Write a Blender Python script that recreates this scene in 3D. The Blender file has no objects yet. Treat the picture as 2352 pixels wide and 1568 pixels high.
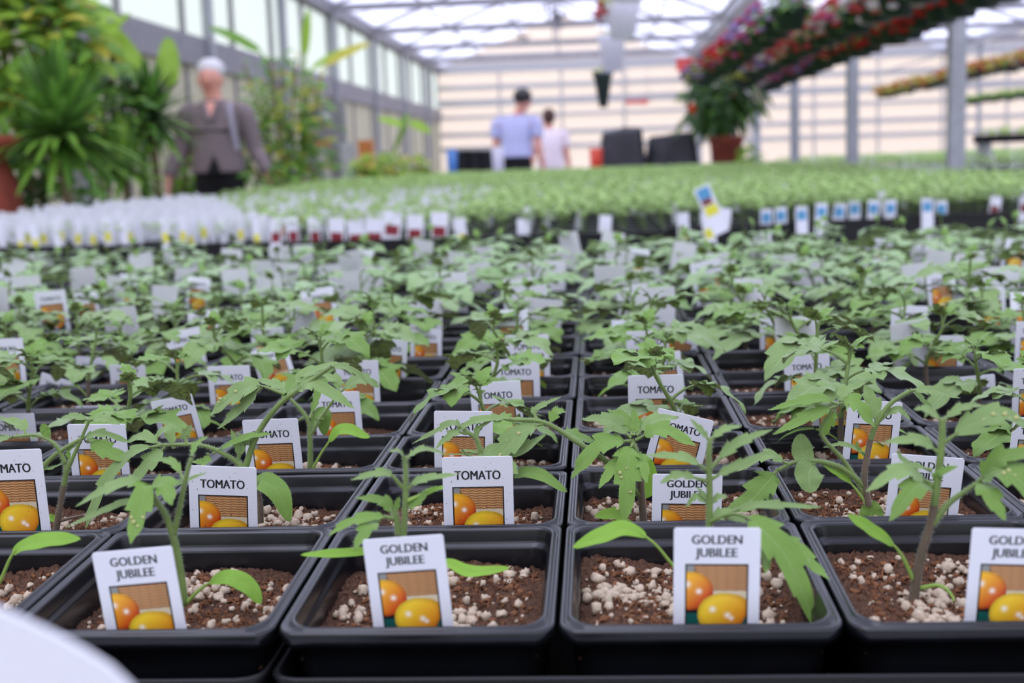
import bpy, math, random
import numpy as np
from mathutils import Vector, Matrix

C = bpy.context.scene.collection
rnd = random.Random(7)
NR = np.random.RandomState(11)
PI = math.pi
S = 0.088          # pitch of the square pots
RZ = 0.78          # height of the pot rims

# ------------------------------------------------------------------ camera, world, exposure
CAM = np.array([0.1029, -0.3872, RZ + 0.1385])
PITCH, YAW, ROLL, FPX = 0.1372, 0.068, -0.0335, 3000.0
def cam_axes():
    cy, sy = math.cos(YAW), math.sin(YAW)
    f = np.array([-sy * math.cos(PITCH), cy * math.cos(PITCH), -math.sin(PITCH)])
    r = np.array([cy, sy, 0.0]); u = np.cross(r, f)
    return math.cos(ROLL) * r + math.sin(ROLL) * u, -math.sin(ROLL) * r + math.cos(ROLL) * u, f
CR, CU, CF = cam_axes()
def ray(x, y): return CF * FPX + CR * (x - 1176) - CU * (y - 784)
def at(x, y, Y):
    d = ray(x, y); return CAM + d * (Y - CAM[1]) / d[1]
def onz(x, y, Z):
    d = ray(x, y); return CAM + d * (Z - CAM[2]) / d[2]
def proj(p):
    d = np.asarray(p, float) - CAM; z = d @ CF
    return 1176 + FPX * (d @ CR) / z, 784 - FPX * (d @ CU) / z, z
cd = bpy.data.cameras.new('camera'); cam = bpy.data.objects.new('camera', cd); C.objects.link(cam)
cd.sensor_width = 36; cd.lens = 36 * FPX / 2352
cam.matrix_world = Matrix([[CR[0], CU[0], -CF[0], CAM[0]], [CR[1], CU[1], -CF[1], CAM[1]], [CR[2], CU[2], -CF[2], CAM[2]], [0, 0, 0, 1]])
cd.clip_start = 0.02; cd.clip_end = 400
cd.dof.use_dof = True; cd.dof.focus_distance = 0.55
cd.dof.aperture_fstop = (cd.lens / 1000) / 0.0037
bpy.context.scene.camera = cam
W = bpy.data.worlds.new('sky'); bpy.context.scene.world = W; W.use_nodes = True
wn = W.node_tree.nodes; wl = W.node_tree.links
bg = wn['Background']; bg.inputs[0].default_value = (0.93, 0.925, 1.0, 1); bg.inputs[1].default_value = 1.75
vs = bpy.context.scene.view_settings
vs.view_transform = 'Standard'; vs.look = 'None'; vs.gamma = 1; vs.exposure = 0.88
bpy.context.scene.cycles.max_bounces = 10
bpy.context.scene.cycles.transparent_max_bounces = 16
sd = bpy.data.lights.new('sun', 'SUN'); sd.energy = 1.6; sd.angle = math.radians(35); sd.color = (1, .97, .93)
sun = bpy.data.objects.new('sun', sd); C.objects.link(sun); sun.rotation_euler = (math.radians(22), math.radians(-18), 0)

# ------------------------------------------------------------------ materials
def hexc(r, g, b):
    f = lambda c: ((c / 255 + .055) / 1.055) ** 2.4 if c > 10 else c / 255 / 12.92
    return (f(r), f(g), f(b), 1)
def mat(name, col, rough=.6, metal=0, spec=.5, noise=None, bump=None, trans=0, sheen=0):
    m = bpy.data.materials.new(name); m.use_nodes = True
    nt = m.node_tree; n = nt.nodes; l = nt.links; b = n['Principled BSDF']
    c = hexc(*col)
    b.inputs['Base Color'].default_value = c; b.inputs['Roughness'].default_value = rough
    b.inputs['Metallic'].default_value = metal; b.inputs['Specular IOR Level'].default_value = spec
    if sheen:
        b.inputs['Sheen Weight'].default_value = sheen; b.inputs['Sheen Roughness'].default_value = .4
    tc = n.new('ShaderNodeTexCoord')
    if noise:
        sc, amt = noise
        t = n.new('ShaderNodeTexNoise'); t.inputs['Scale'].default_value = sc; t.inputs['Detail'].default_value = 4
        l.new(tc.outputs['Object'], t.inputs['Vector'])
        r = n.new('ShaderNodeValToRGB'); e = r.color_ramp.elements
        e[0].position = .3; e[1].position = .72
        e[0].color = tuple(v * (1 - amt) for v in c[:3]) + (1,); e[1].color = tuple(min(1, v * (1 + amt)) for v in c[:3]) + (1,)
        l.new(t.outputs['Fac'], r.inputs['Fac']); l.new(r.outputs['Color'], b.inputs['Base Color'])
    if bump:
        sc, st, di = bump
        t = n.new('ShaderNodeTexNoise'); t.inputs['Scale'].default_value = sc
        l.new(tc.outputs['Object'], t.inputs['Vector'])
        bp = n.new('ShaderNodeBump'); bp.inputs['Strength'].default_value = st; bp.inputs['Distance'].default_value = di
        l.new(t.outputs['Fac'], bp.inputs['Height']); l.new(bp.outputs['Normal'], b.inputs['Normal'])
    if trans:
        tr = n.new('ShaderNodeBsdfTranslucent'); mx = n.new('ShaderNodeMixShader'); mx.inputs[0].default_value = trans
        tr.inputs[0].default_value = c
        if noise: l.new(r.outputs['Color'], tr.inputs[0])
        l.new(b.outputs[0], mx.inputs[1]); l.new(tr.outputs[0], mx.inputs[2]); l.new(mx.outputs[0], n['Material Output'].inputs['Surface'])
    return m
def leafmat(name, top, under, vein, sheen=.25, trans=.22, specks=.0, rough=.62):
    """two-sided leaf: lf attribute = (side -1..1, along 0..1, random)"""
    m = bpy.data.materials.new(name); m.use_nodes = True
    nt = m.node_tree; n = nt.nodes; l = nt.links; b = n['Principled BSDF']
    a = n.new('ShaderNodeAttribute'); a.attribute_name = 'lf'
    sx = n.new('ShaderNodeSeparateXYZ'); l.new(a.outputs['Vector'], sx.inputs[0])
    def math_(op, x, y=None, z=None, clamp=False):
        q = n.new('ShaderNodeMath'); q.operation = op; q.use_clamp = clamp
        for i, v in enumerate((x, y, z)):
            if v is None: continue
            if isinstance(v, (int, float)): q.inputs[i].default_value = v
            else: l.new(v, q.inputs[i])
        return q.outputs[0]
    au = math_('ABSOLUTE', sx.outputs[0])
    ph = math_('SUBTRACT', math_('MULTIPLY', sx.outputs[1], 9.0), math_('MULTIPLY', au, 2.2))
    fr = math_('ABSOLUTE', math_('SUBTRACT', math_('FRACT', ph), .5))
    side = math_('SUBTRACT', 1.0, math_('MULTIPLY', fr, 14.0), clamp=True)
    mid = math_('SUBTRACT', 1.0, math_('MULTIPLY', au, 14.0), clamp=True)
    v = math_('MAXIMUM', math_('MULTIPLY', side, .38), math_('MULTIPLY', mid, .8))
    tc = n.new('ShaderNodeTexCoord')
    t = n.new('ShaderNodeTexNoise'); t.inputs['Scale'].default_value = 90; t.inputs['Detail'].default_value = 3
    l.new(tc.outputs['Object'], t.inputs['Vector'])
    mr = n.new('ShaderNodeMix'); mr.data_type = 'RGBA'
    ct, cu, cv = hexc(*top), hexc(*under), hexc(*vein)
    mr.inputs[6].default_value = tuple(x * .78 for x in ct[:3]) + (1,); mr.inputs[7].default_value = tuple(x * 1.22 for x in ct[:3]) + (1,)
    f = math_('ADD', math_('MULTIPLY', t.outputs['Fac'], .6), math_('MULTIPLY', sx.outputs[2], .45), clamp=True)
    l.new(f, mr.inputs[0])
    mv = n.new('ShaderNodeMix'); mv.data_type = 'RGBA'; l.new(v, mv.inputs[0]); l.new(mr.outputs[2], mv.inputs[6]); mv.inputs[7].default_value = cv
    g = n.new('ShaderNodeNewGeometry')
    mb_ = n.new('ShaderNodeMix'); mb_.data_type = 'RGBA'
    mb_.inputs[7].default_value = cu
    if specks:
        t2 = n.new('ShaderNodeTexNoise'); t2.inputs['Scale'].default_value = 600; l.new(tc.outputs['Object'], t2.inputs['Vector'])
        mu = n.new('ShaderNodeMix'); mu.data_type = 'RGBA'; mu.inputs[6].default_value = cu; mu.inputs[7].default_value = hexc(66, 58, 38)
        l.new(math_('MULTIPLY', math_('SUBTRACT', t2.outputs['Fac'], .5), 7.0, clamp=True), mu.inputs[0]); l.new(mu.outputs[2], mb_.inputs[7])
    l.new(g.outputs['Backfacing'], mb_.inputs[0]); l.new(mv.outputs[2], mb_.inputs[6])
    l.new(mb_.outputs[2], b.inputs['Base Color'])
    b.inputs['Roughness'].default_value = rough; b.inputs['Specular IOR Level'].default_value = .35
    b.inputs['Sheen Weight'].default_value = sheen; b.inputs['Sheen Roughness'].default_value = .5
    bp = n.new('ShaderNodeBump'); bp.inputs['Strength'].default_value = .5; bp.inputs['Distance'].default_value = .0006
    l.new(math_('SUBTRACT', t.outputs['Fac'], v), bp.inputs['Height']); l.new(bp.outputs['Normal'], b.inputs['Normal'])
    tr = n.new('ShaderNodeBsdfTranslucent'); mx = n.new('ShaderNodeMixShader'); mx.inputs[0].default_value = trans
    l.new(mb_.outputs[2], tr.inputs[0]); l.new(b.outputs[0], mx.inputs[1]); l.new(tr.outputs[0], mx.inputs[2])
    l.new(mx.outputs[0], n['Material Output'].inputs['Surface'])
    return m
def glazing(name, col, clear, rough=.3, warm=None):
    m = bpy.data.materials.new(name); m.use_nodes = True
    n = m.node_tree.nodes; l = m.node_tree.links; b = n['Principled BSDF']
    b.inputs['Base Color'].default_value = hexc(*col); b.inputs['Roughness'].default_value = rough
    t = n.new('ShaderNodeBsdfTransparent'); t.inputs[0].default_value = hexc(*col)
    tl = n.new('ShaderNodeBsdfTranslucent'); tl.inputs[0].default_value = hexc(*col)
    m1 = n.new('ShaderNodeMixShader'); m1.inputs[0].default_value = .5
    l.new(b.outputs[0], m1.inputs[1]); l.new(tl.outputs[0], m1.inputs[2])
    m2 = n.new('ShaderNodeMixShader'); m2.inputs[0].default_value = clear
    l.new(m1.outputs[0], m2.inputs[1]); l.new(t.outputs[0], m2.inputs[2])
    l.new(m2.outputs[0], n['Material Output'].inputs['Surface'])
    return m
def vcolmat(name, rough=.4):
    m = bpy.data.materials.new(name); m.use_nodes = True
    n = m.node_tree.nodes; l = m.node_tree.links; b = n['Principled BSDF']
    a = n.new('ShaderNodeAttribute'); a.attribute_name = 'lf'
    l.new(a.outputs['Color'], b.inputs['Base Color']); b.inputs['Roughness'].default_value = rough
    return m
M = {}
M['leaf'] = leafmat('tomato_leaf', (112, 147, 60), (114, 134, 62), (144, 172, 98), specks=1)
M['leaf_dull'] = leafmat('tomato_leaf_dull', (124, 152, 84), (110, 127, 64), (154, 176, 116), sheen=.35, specks=1)
M['leaf_bright'] = leafmat('cotyledon_leaf', (132, 178, 58), (140, 176, 72), (166, 196, 96), sheen=.12, trans=.3)
M['leaf_far'] = leafmat('seedling_leaf', (160, 194, 98), (152, 184, 92), (176, 204, 122), sheen=.3, trans=.3)
M['leaf_hazy'] = leafmat('downy_haze_leaf', (130, 166, 92), (128, 152, 82), (158, 188, 124), sheen=.5)  # paler copy of the tomato leaf: fuzz and distance haze mixed into its colour
M['leaf_hazy_dull'] = leafmat('downy_haze_leaf_dull', (142, 172, 112), (130, 152, 90), (168, 190, 138), sheen=.5)  # dull leaf made paler the same way, haze and fuzz in the base colour
M['stem'] = mat('green_stem', (106, 128, 62), .6, noise=(120, .2), sheen=.3)
M['stem_purple'] = mat('purple_stem', (98, 84, 66), .6, noise=(120, .25), sheen=.3)
M['hair'] = mat('plant_hair', (205, 218, 190), .5, trans=.4)
M['blackplastic'] = mat('black_plastic', (15, 16, 20), .27, spec=.5, noise=(60, .2), bump=(40, .15, .002))
M['blacktray'] = mat('black_tray_plastic', (12, 12, 14), .45, spec=.35)
M['soil'] = mat('peat_soil', (88, 63, 48), .95, spec=.15, noise=(900, .55), bump=(1500, 1, .001))
M['fibre'] = mat('peat_fibre', (116, 78, 52), .9, spec=.15, noise=(300, .4))
M['perlite'] = mat('perlite', (192, 174, 150), .85, spec=.2, noise=(700, .15), bump=(1800, .6, .0005))
M['tag'] = mat('white_tag_plastic', (226, 226, 231), .35, spec=.4)
M['tagback'] = mat('grey_tag_plastic', (214, 214, 214), .45, trans=.15)
M['ink'] = mat('black_ink', (26, 28, 34), .4)
M['inkblue'] = mat('blue_ink', (70, 120, 180), .4)
M['print'] = vcolmat('printed_photo')
M['blackframe'] = mat('print_border', (22, 20, 24), .4)
M['yellowprint'] = mat('yellow_print', (220, 215, 60), .5)
M['redprint'] = mat('dark_red_print', (130, 34, 44), .5)
M['orangeprint'] = mat('orange_print', (196, 120, 60), .5)
M['blueprint'] = mat('blue_print', (86, 150, 190), .5)
M['brownprint'] = mat('brown_print', (120, 60, 60), .5)
M['steel'] = mat('galvanised_steel', (170, 172, 178), .45, .35, noise=(20, .12))
M['steeldark'] = mat('grey_beam', (140, 138, 142), .55, .2, noise=(8, .12))
M['concrete'] = mat('concrete', (150, 146, 140), .9, noise=(3, .15), bump=(60, .3, .003))
M['roof'] = glazing('roof_glazing', (206, 210, 232), .5)
M['glass'] = glazing('side_glazing', (208, 213, 209), .72)
M['cream'] = glazing('cream_side_panel', (196, 194, 182), .12, .6)
M['peach'] = glazing('peach_end_panel', (204, 191, 178), .2, .6)
M['whitebar'] = mat('pale_rail', (184, 183, 182), .5)
M['terracotta'] = mat('terracotta', (140, 62, 42), .8, noise=(10, .25))
M['darkgreen'] = mat('dark_green_plastic', (34, 52, 46), .5)
M['whitepot'] = mat('white_plastic', (240, 238, 244), .4, trans=.75)
M['black'] = mat('black_cloth', (16, 16, 19), .9)
M['tarp'] = mat('black_ground_cloth', (52, 50, 56), .6, noise=(6, .3), bump=(12, .6, .03))
M['skin'] = mat('skin', (232, 164, 144), .55, noise=(20, .06))
M['whitehair'] = mat('white_hair', (222, 218, 220), .7, bump=(120, .6, .004))
M['darkhair'] = mat('dark_hair', (44, 38, 36), .6, bump=(120, .6, .004))
M['brownhair'] = mat('brown_hair', (84, 56, 48), .6, bump=(120, .6, .004))
M['tweed'] = mat('grey_tweed', (132, 118, 120), .95, noise=(260, .3), bump=(90, .5, .004))
M['lavender'] = mat('lavender_shirt', (182, 184, 220), .85, noise=(40, .08))
M['pinkish'] = mat('pale_pink_shirt', (236, 220, 226), .85, noise=(30, .08))
M['bagstrap'] = mat('grey_strap', (164, 160, 172), .7)
M['shoe'] = mat('shoe_leather', (30, 26, 26), .5)
M['fol_dark'] = leafmat('dark_foliage', (84, 130, 42), (78, 116, 48), (90, 136, 56), sheen=.05, trans=.25, rough=.45)
M['fol_mid'] = leafmat('mid_foliage', (120, 166, 54), (104, 150, 60), (120, 166, 74), sheen=.05, trans=.3, rough=.45)
M['fol_lime'] = leafmat('lime_foliage', (152, 190, 60), (150, 186, 70), (168, 200, 90), sheen=.05, trans=.35, rough=.45)
M['fol_yellow'] = leafmat('yellow_foliage', (186, 180, 60), (180, 172, 70), (206, 200, 100), sheen=.05, trans=.3, rough=.5)
M['fol_deep'] = leafmat('deep_foliage', (58, 92, 42), (66, 92, 50), (80, 110, 60), sheen=.05, trans=.15, rough=.5)
M['bark'] = mat('pale_bark', (128, 114, 84), .9, noise=(30, .3))
for nm, c in dict(red=(204, 38, 34), coral=(214, 84, 84), pink=(206, 92, 142), white=(236, 226, 226), yellow=(212, 206, 92), purple=(64, 36, 66), lilac=(176, 150, 200), orange=(220, 90, 40), peachf=(232, 196, 170)).items():
    M['fl_' + nm] = mat('petals_' + nm, c, .7, trans=.4, noise=(60, .15))
M['redsign'] = mat('red_sign', (214, 84, 78), .5)
M['greysteel'] = mat('grey_cabinet', (132, 132, 130), .5)
M['blue'] = mat('blue_plastic', (64, 118, 184), .4)
M['redor'] = mat('red_orange_plastic', (206, 58, 28), .45)
M['beige'] = mat('beige_box', (160, 146, 132), .7)
M['paleleaf'] = leafmat('pale_spot_leaf', (206, 206, 140), (180, 180, 110), (206, 206, 140), sheen=.1)

# ------------------------------------------------------------------ mesh helpers
class MB:
    def __init__(s): s.v = []; s.f = []; s.m = []; s.a = []; s.n = 0
    def add(s, v, f, m=0, a=None):
        v = np.asarray(v, float).reshape(-1, 3)
        s.v.append(v); s.f += [tuple(int(i) + s.n for i in q) for q in f]; s.m += [m] * len(f)
        s.a.append(np.zeros((len(v), 3)) if a is None else np.asarray(a, float).reshape(-1, 3)); s.n += len(v)
    def merge(s, o, T=None, mo=0, arnd=None):
        v = np.concatenate(o.v); a = np.concatenate(o.a).copy()
        if T is not None: v = v @ T[:3, :3].T + T[:3, 3]
        if arnd is not None: a[:, 2] = arnd
        s.v.append(v); s.a.append(a); s.f += [tuple(i + s.n for i in q) for q in o.f]; s.m += [k + mo for k in o.m]; s.n += len(v)
    def box(s, x0, x1, y0, y1, z0, z1, m=0):
        s.add([(x, y, z) for x in (x0, x1) for y in (y0, y1) for z in (z0, z1)],
              [(0, 1, 3, 2), (4, 6, 7, 5), (0, 4, 5, 1), (2, 3, 7, 6), (0, 2, 6, 4), (1, 5, 7, 3)], m)
    def bar(s, a, b, w, h, m=0):
        a = np.array(a, float); b = np.array(b, float); d = b - a; d /= np.linalg.norm(d)
        up = np.array([0, 0, 1.]) if abs(d[2]) < .9 else np.array([0, 1., 0])
        x = np.cross(d, up); x /= np.linalg.norm(x); y = np.cross(x, d)
        v = [p + x * i * w / 2 + y * j * h / 2 for p in (a, b) for i, j in ((-1, -1), (1, -1), (1, 1), (-1, 1))]
        s.add(v, [(3, 2, 1, 0), (4, 5, 6, 7), (0, 1, 5, 4), (1, 2, 6, 5), (2, 3, 7, 6), (3, 0, 4, 7)], m)
    def tube(s, pts, r, seg=6, m=0, cap=True):
        P = np.asarray(pts, float); n = len(P)
        r = np.full(n, r, float) if np.isscalar(r) else np.asarray(r, float)
        T = np.gradient(P, axis=0); T /= np.linalg.norm(T, axis=1)[:, None] + 1e-12
        u = np.cross(T[0], [0, 0, 1.] if abs(T[0][2]) < .9 else [1., 0, 0]); u /= np.linalg.norm(u)
        V = []
        for i in range(n):
            u = u - T[i] * (u @ T[i]); u /= np.linalg.norm(u) + 1e-12; w = np.cross(T[i], u)
            for k in range(seg):
                an = 2 * PI * k / seg; V.append(P[i] + r[i] * (math.cos(an) * u + math.sin(an) * w))
        F = [(i * seg + k, i * seg + (k + 1) % seg, (i + 1) * seg + (k + 1) % seg, (i + 1) * seg + k) for i in range(n - 1) for k in range(seg)]
        if cap: F += [tuple(range(seg))[::-1], tuple((n - 1) * seg + k for k in range(seg))]
        s.add(V, F, m)
    def lathe(s, prof, c=(0, 0, 0), seg=24, m=0, sx=1, sy=1):
        n = len(prof); V = [(c[0] + r * sx * math.cos(2 * PI * k / seg), c[1] + r * sy * math.sin(2 * PI * k / seg), c[2] + z) for r, z in prof for k in range(seg)]
        F = [(i * seg + k, i * seg + (k + 1) % seg, (i + 1) * seg + (k + 1) % seg, (i + 1) * seg + k) for i in range(n - 1) for k in range(seg)]
        s.add(V, F, m)
    def blob(s, c, r, m=0, seg=8, jit=0):
        r = (r, r, r) if np.isscalar(r) else r
        prof = [(math.sin(PI * i / (seg // 2 + 1)), -math.cos(PI * i / (seg // 2 + 1))) for i in range(1, seg // 2 + 1)]
        V = [(a * math.cos(2 * PI * k / seg), a * math.sin(2 * PI * k / seg), b) for a, b in prof for k in range(seg)] + [(0, 0, -1), (0, 0, 1)]
        n = len(prof)
        F = [(i * seg + k, i * seg + (k + 1) % seg, (i + 1) * seg + (k + 1) % seg, (i + 1) * seg + k) for i in range(n - 1) for k in range(seg)]
        F += [(n * seg, (k + 1) % seg, k) for k in range(seg)] + [(n * seg + 1, (n - 1) * seg + k, (n - 1) * seg + (k + 1) % seg) for k in range(seg)]
        V = np.array(V)
        if jit: V = V * (1 + NR.uniform(-jit, jit, (len(V), 1)))
        s.add(V * np.array(r) + np.array(c), F, m)
    def mesh(s, name, mats, smooth=True):
        me = bpy.data.meshes.new(name)
        v = np.concatenate(s.v)
        me.from_pydata(v.tolist(), [], s.f)
        for m in mats: me.materials.append(M[m])
        me.polygons.foreach_set('material_index', s.m)
        if smooth: me.polygons.foreach_set('use_smooth', [True] * len(s.f))
        at_ = me.attributes.new('lf', 'FLOAT_VECTOR', 'POINT'); at_.data.foreach_set('vector', np.concatenate(s.a).ravel())
        me.update(); return me
    def obj(s, name, mats, parent=None, smooth=True):
        return link(name, s.mesh(name, mats, smooth), parent)
def link(name, me, parent=None, loc=None):
    o = bpy.data.objects.new(name, me); C.objects.link(o)
    if parent: o.parent = parent
    if loc is not None: o.location = loc
    return o
def tag(o, label=None, cat=None, group=None, kind=None):
    if label: o['label'] = label
    if cat: o['category'] = cat
    if group: o['group'] = group
    if kind: o['kind'] = kind
    return o
def thing(name, label, cat, loc=(0, 0, 0), rz=0, group=None):
    o = bpy.data.objects.new(name, None); C.objects.link(o); o.empty_display_size = .02
    o.location = loc; o.rotation_euler = (0, 0, rz)
    return tag(o, label, cat, group)
def bez(a, b, c, n=10):
    a, b, c = (np.asarray(q, float) for q in (a, b, c)); t = np.linspace(0, 1, n)[:, None]
    return (1 - t) ** 2 * a + 2 * t * (1 - t) * b + t * t * c
def spline(pts, n=16):
    P = np.asarray(pts, float)
    if len(P) < 3: return P[0] + (P[-1] - P[0]) * np.linspace(0, 1, n)[:, None]
    Q = np.vstack([2 * P[0] - P[1], P, 2 * P[-1] - P[-2]]); out = []
    k = max(2, n // (len(P) - 1))
    for i in range(1, len(Q) - 2):
        for t in np.linspace(0, 1, k, endpoint=False):
            out.append(.5 * ((2 * Q[i]) + (-Q[i - 1] + Q[i + 1]) * t + (2 * Q[i - 1] - 5 * Q[i] + 4 * Q[i + 1] - Q[i + 2]) * t * t + (-Q[i - 1] + 3 * Q[i] - 3 * Q[i + 1] + Q[i + 2]) * t ** 3))
    out.append(P[-1]); return np.array(out)
def blade(mb, path, w, nh=(0, 0, 1), kind='lobe', m=0, cup=.25, rv=None, rows=20, ripple=.06, hairs=0, hm=2, cols=5):
    """a leaf blade along a path; half width w; real relief: folded midrib, waved margin, teeth"""
    P0 = np.asarray(path, float)
    s = np.linspace(0, 1, len(P0)); t = np.linspace(0, 1, rows)
    P = np.stack([np.interp(t, s, P0[:, k]) for k in range(3)], 1)
    L = np.linalg.norm(np.diff(P, axis=0), axis=1).sum()
    T = np.gradient(P, axis=0); T /= np.linalg.norm(T, axis=1)[:, None] + 1e-12
    nh = np.asarray(nh, float)
    sd_ = np.cross(T, nh); sd_ /= np.linalg.norm(sd_, axis=1)[:, None] + 1e-9
    n = np.cross(sd_, T)
    rv = rnd.random() if rv is None else rv
    if kind == 'cot': h = np.sin(PI * np.clip(t, 0, 1) ** .9) ** .55
    elif kind == 'sword': h = np.minimum(1, (t + .05) * 6) * (1 - t ** 3) ** .9
    elif kind == 'banana': h = np.sin(PI * t ** .8) ** .5
    else: h = np.sin(PI * t ** .72) ** .75 * (1 - .25 * t)
    h = np.clip(h, 0, None)
    X = np.linspace(-1, 1, cols)
    ph = (rnd.random(), rnd.random())
    V = np.zeros((rows, cols, 3)); A = np.zeros((rows, cols, 3))
    for j, x in enumerate(X):
        side = 0 if x < 0 else 1
        hh = h.copy(); fw = np.zeros(rows)
        if kind == 'lobe':
            q = (t * 3.1 + ph[side] * .6) % 1.0
            k = np.where(t < .8, .62 + .5 * q, .9)
            hh = h * (1 + (k - 1) * abs(x)); fw = abs(x) * (q * .05) * L * (t < .85)
        if kind == 'serr':
            q = (t * 5.3 + ph[side]) % 1.0; hh = h * (1 + (.8 + .3 * q - 1) * abs(x)); fw = abs(x) * q * .03 * L
        z = cup * (abs(x)) * hh * w - .25 * cup * x * x * w * hh + ripple * w * abs(x) * np.sin(t * 17 + ph[side] * 9)
        V[:, j] = P + sd_ * (x * hh * w)[:, None] + n * z[:, None] + T * fw[:, None]
        A[:, j, 0] = x; A[:, j, 1] = t; A[:, j, 2] = rv
    F = [(i * cols + k, i * cols + k + 1, (i + 1) * cols + k + 1, (i + 1) * cols + k) for i in range(rows - 1) for k in range(cols - 1)]
    b0 = mb.n
    mb.add(V.reshape(-1, 3), F, m, A.reshape(-1, 3))
    if hairs:
        HV = []; HF = []
        for _ in range(hairs):
            i = rnd.randrange(1, rows - 1); e = rnd.choice((0, cols - 1, 0, cols - 1, rnd.randrange(cols)))
            fr = rnd.random(); p = V[i, e] * (1 - fr) + V[min(i + 1, rows - 1), e] * fr
            out = n[i] * rnd.uniform(.3, 1) + sd_[i] * X[e] * rnd.uniform(0, 1) + NR.uniform(-.3, .3, 3)
            out /= np.linalg.norm(out); l_ = rnd.uniform(.0005, .0011); q = T[i] * .000022
            HV += [p - q, p + q, p + out * l_]; k = len(HV) - 3; HF.append((k, k + 1, k + 2))
        mb.add(HV, HF, hm)
def stemhairs(mb, P, r, n, m):
    P = np.asarray(P); T = np.gradient(P, axis=0); HV = []; HF = []
    r = np.full(len(P), r) if np.isscalar(r) else r
    for _ in range(n):
        i = rnd.randrange(len(P) - 1); fr = rnd.random(); p = P[i] * (1 - fr) + P[i + 1] * fr
        t = T[i] / (np.linalg.norm(T[i]) + 1e-12); o = NR.normal(size=3); o -= t * (o @ t); o /= np.linalg.norm(o)
        l_ = rnd.uniform(.0004, .0012); q = t * .000025
        HV += [p + o * r[i] * .9 - q, p + o * r[i] * .9 + q, p + o * (r[i] + l_) + t * rnd.uniform(-.2, .2) * l_]; k = len(HV) - 3; HF.append((k, k + 1, k + 2))
    mb.add(HV, HF, m)

# ------------------------------------------------------------------ greenhouse shell
XL, XM, XR, XRR = -3.2, 2.08, 7.3, 12.55
YB, YF = 27.6, -6.0
HE, HR_ = 2.88, 3.93
def struct(name, mb, mats, smooth=False): return tag(mb.obj(name, mats, smooth=smooth), kind='structure')
b = MB(); b.box(XL - 30, XRR + 30, YF - 20, YB + 40, -.1, 0); struct('floor', b, ['concrete'])
b = MB()
for x0, x1 in ((XL, XM), (XM, XR), (XR, XRR)):
    xm = (x0 + x1) / 2
    for a, c, za, zc in ((x0, xm, HE, HR_), (xm, x1, HR_, HE)):
        # shallow ribbed glazing sheet
        n = 1
        b.add([(a, YF, za), (c, YF, zc), (c, YB, zc), (a, YB, za), (a, YF, za + .01), (c, YF, zc + .01), (c, YB, zc + .01), (a, YB, za + .01)], [(0, 1, 2, 3)])
        y = YF
        while y < YB:
            b.bar((a, y, za + .012), (c, y, zc + .012), .02, .02, 1); y += 1.475
        for k in range(1, 3):
            f = k / 3; b.bar((a + (c - a) * f, YF, za + (zc - za) * f - .03), (a + (c - a) * f, YB, za + (zc - za) * f - .03), .03, .03, 1)
struct('ceiling', b, ['roof', 'steeldark'])
b = MB()
b.box(XL - .02, XL, YF, YB, 0, 1.80, 0); b.box(XL - .02, XL, YF, YB, 2.0, HE, 1)
for y in np.arange(YF, YB, 1.475): b.box(XL - .03, XL + .02, y - .02, y + .02, 0, HE, 2)
struct('wall_left', b, ['cream', 'glass', 'steeldark'])
b = MB(); b.box(XL - .03, XL + .06, YF, YB, 1.78, 2.02); struct('trim_1', b, ['steeldark'])
b = MB(); b.box(XL - .05, XL + .1, YF, YB, HE - .09, HE + .09); struct('trim_2', b, ['steeldark'])
b = MB()
b.add([(XL, YB, 0), (XRR, YB, 0), (XRR, YB, HE), (XL, YB, HE)], [(0, 1, 2, 3)])
for x0, x1 in ((XL, XM), (XM, XR), (XR, XRR)):
    b.add([(x0, YB, HE), (x1, YB, HE), ((x0 + x1) / 2, YB, HR_)], [(0, 1, 2)])
for h, t in ((1.2, .09), (1.5, .09), (1.86, .07), (2.16, .14), (2.48, .1), (2.88, .22), (3.1, .12)):
    b.bar((XL, YB - .05, h), (XRR, YB - .05, h), .05, t, 1)
for x in np.arange(XL, XRR, 1.31): b.bar((x, YB - .04, 0), (x, YB - .04, HE), .05, .03, 1)
struct('wall_back', b, ['peach', 'whitebar'])
b = MB(); b.box(XRR, XRR + .02, YF, YB, 0, HE); struct('wall_right', b, ['cream'])
b = MB(); b.box(XL, XRR, YF - .02, YF, 0, HE); struct('wall_front', b, ['glass'])
frames = [-3.65, -.7, 2.25, 5.2, 7.7, 10.7, 13.4, 16.15, 19.2, 22.2, 25.2]
for y in frames:
    for x in (XL + .07,):
        b = MB(); b.box(x - .04, x + .04, y - .04, y + .04, 0, HE); struct('pillar', b, ['steel'])
    if y > 2:
        b = MB(); zt = HE
        b.bar((XL, y, zt), (XRR, y, zt), .06, .09)
        for x0, x1 in ((XL, XM), (XM, XR), (XR, XRR)):
            xm = (x0 + x1) / 2
            b.bar((x0, y, HE), (xm, y, HR_ - .04), .04, .045); b.bar((xm, y, HR_ - .04), (x1, y, HE), .04, .045)
            for k in (.5,):
                xa = x0 + (x1 - x0) * k; b.bar((xa, y, HE), (xa, y, HE + (HR_ - HE) * (1 - abs(k - .5) * 2)), .035, .035)
        struct('beam', b, ['steeldark'])
for X in (XM, XR):
    b = MB(); b.box(X - .09, X + .09, YF, YB, HE - .07, HE + .08); struct('beam', b, ['steel'])
post_y = [-2.0, 1.0, 7.02, 9.95, 12.9, 16.0, 19.0, 22.0, 25.0]
for i, y in enumerate(post_y):
    if y < 5: continue
    b = MB(); w = .042; b.box(XM - w, XM + w, y - w, y + w, 0, HE - .05)
    struct('pillar', b, ['steel'])
for y in (9.95, 12.9, 16.0, 19.0, 22.0, 25.0):
    b = MB(); w = .035; b.box(XR - w, XR + w, y - w, y + w, 0, HE - .05); struct('pillar', b, ['steel'])

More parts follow.
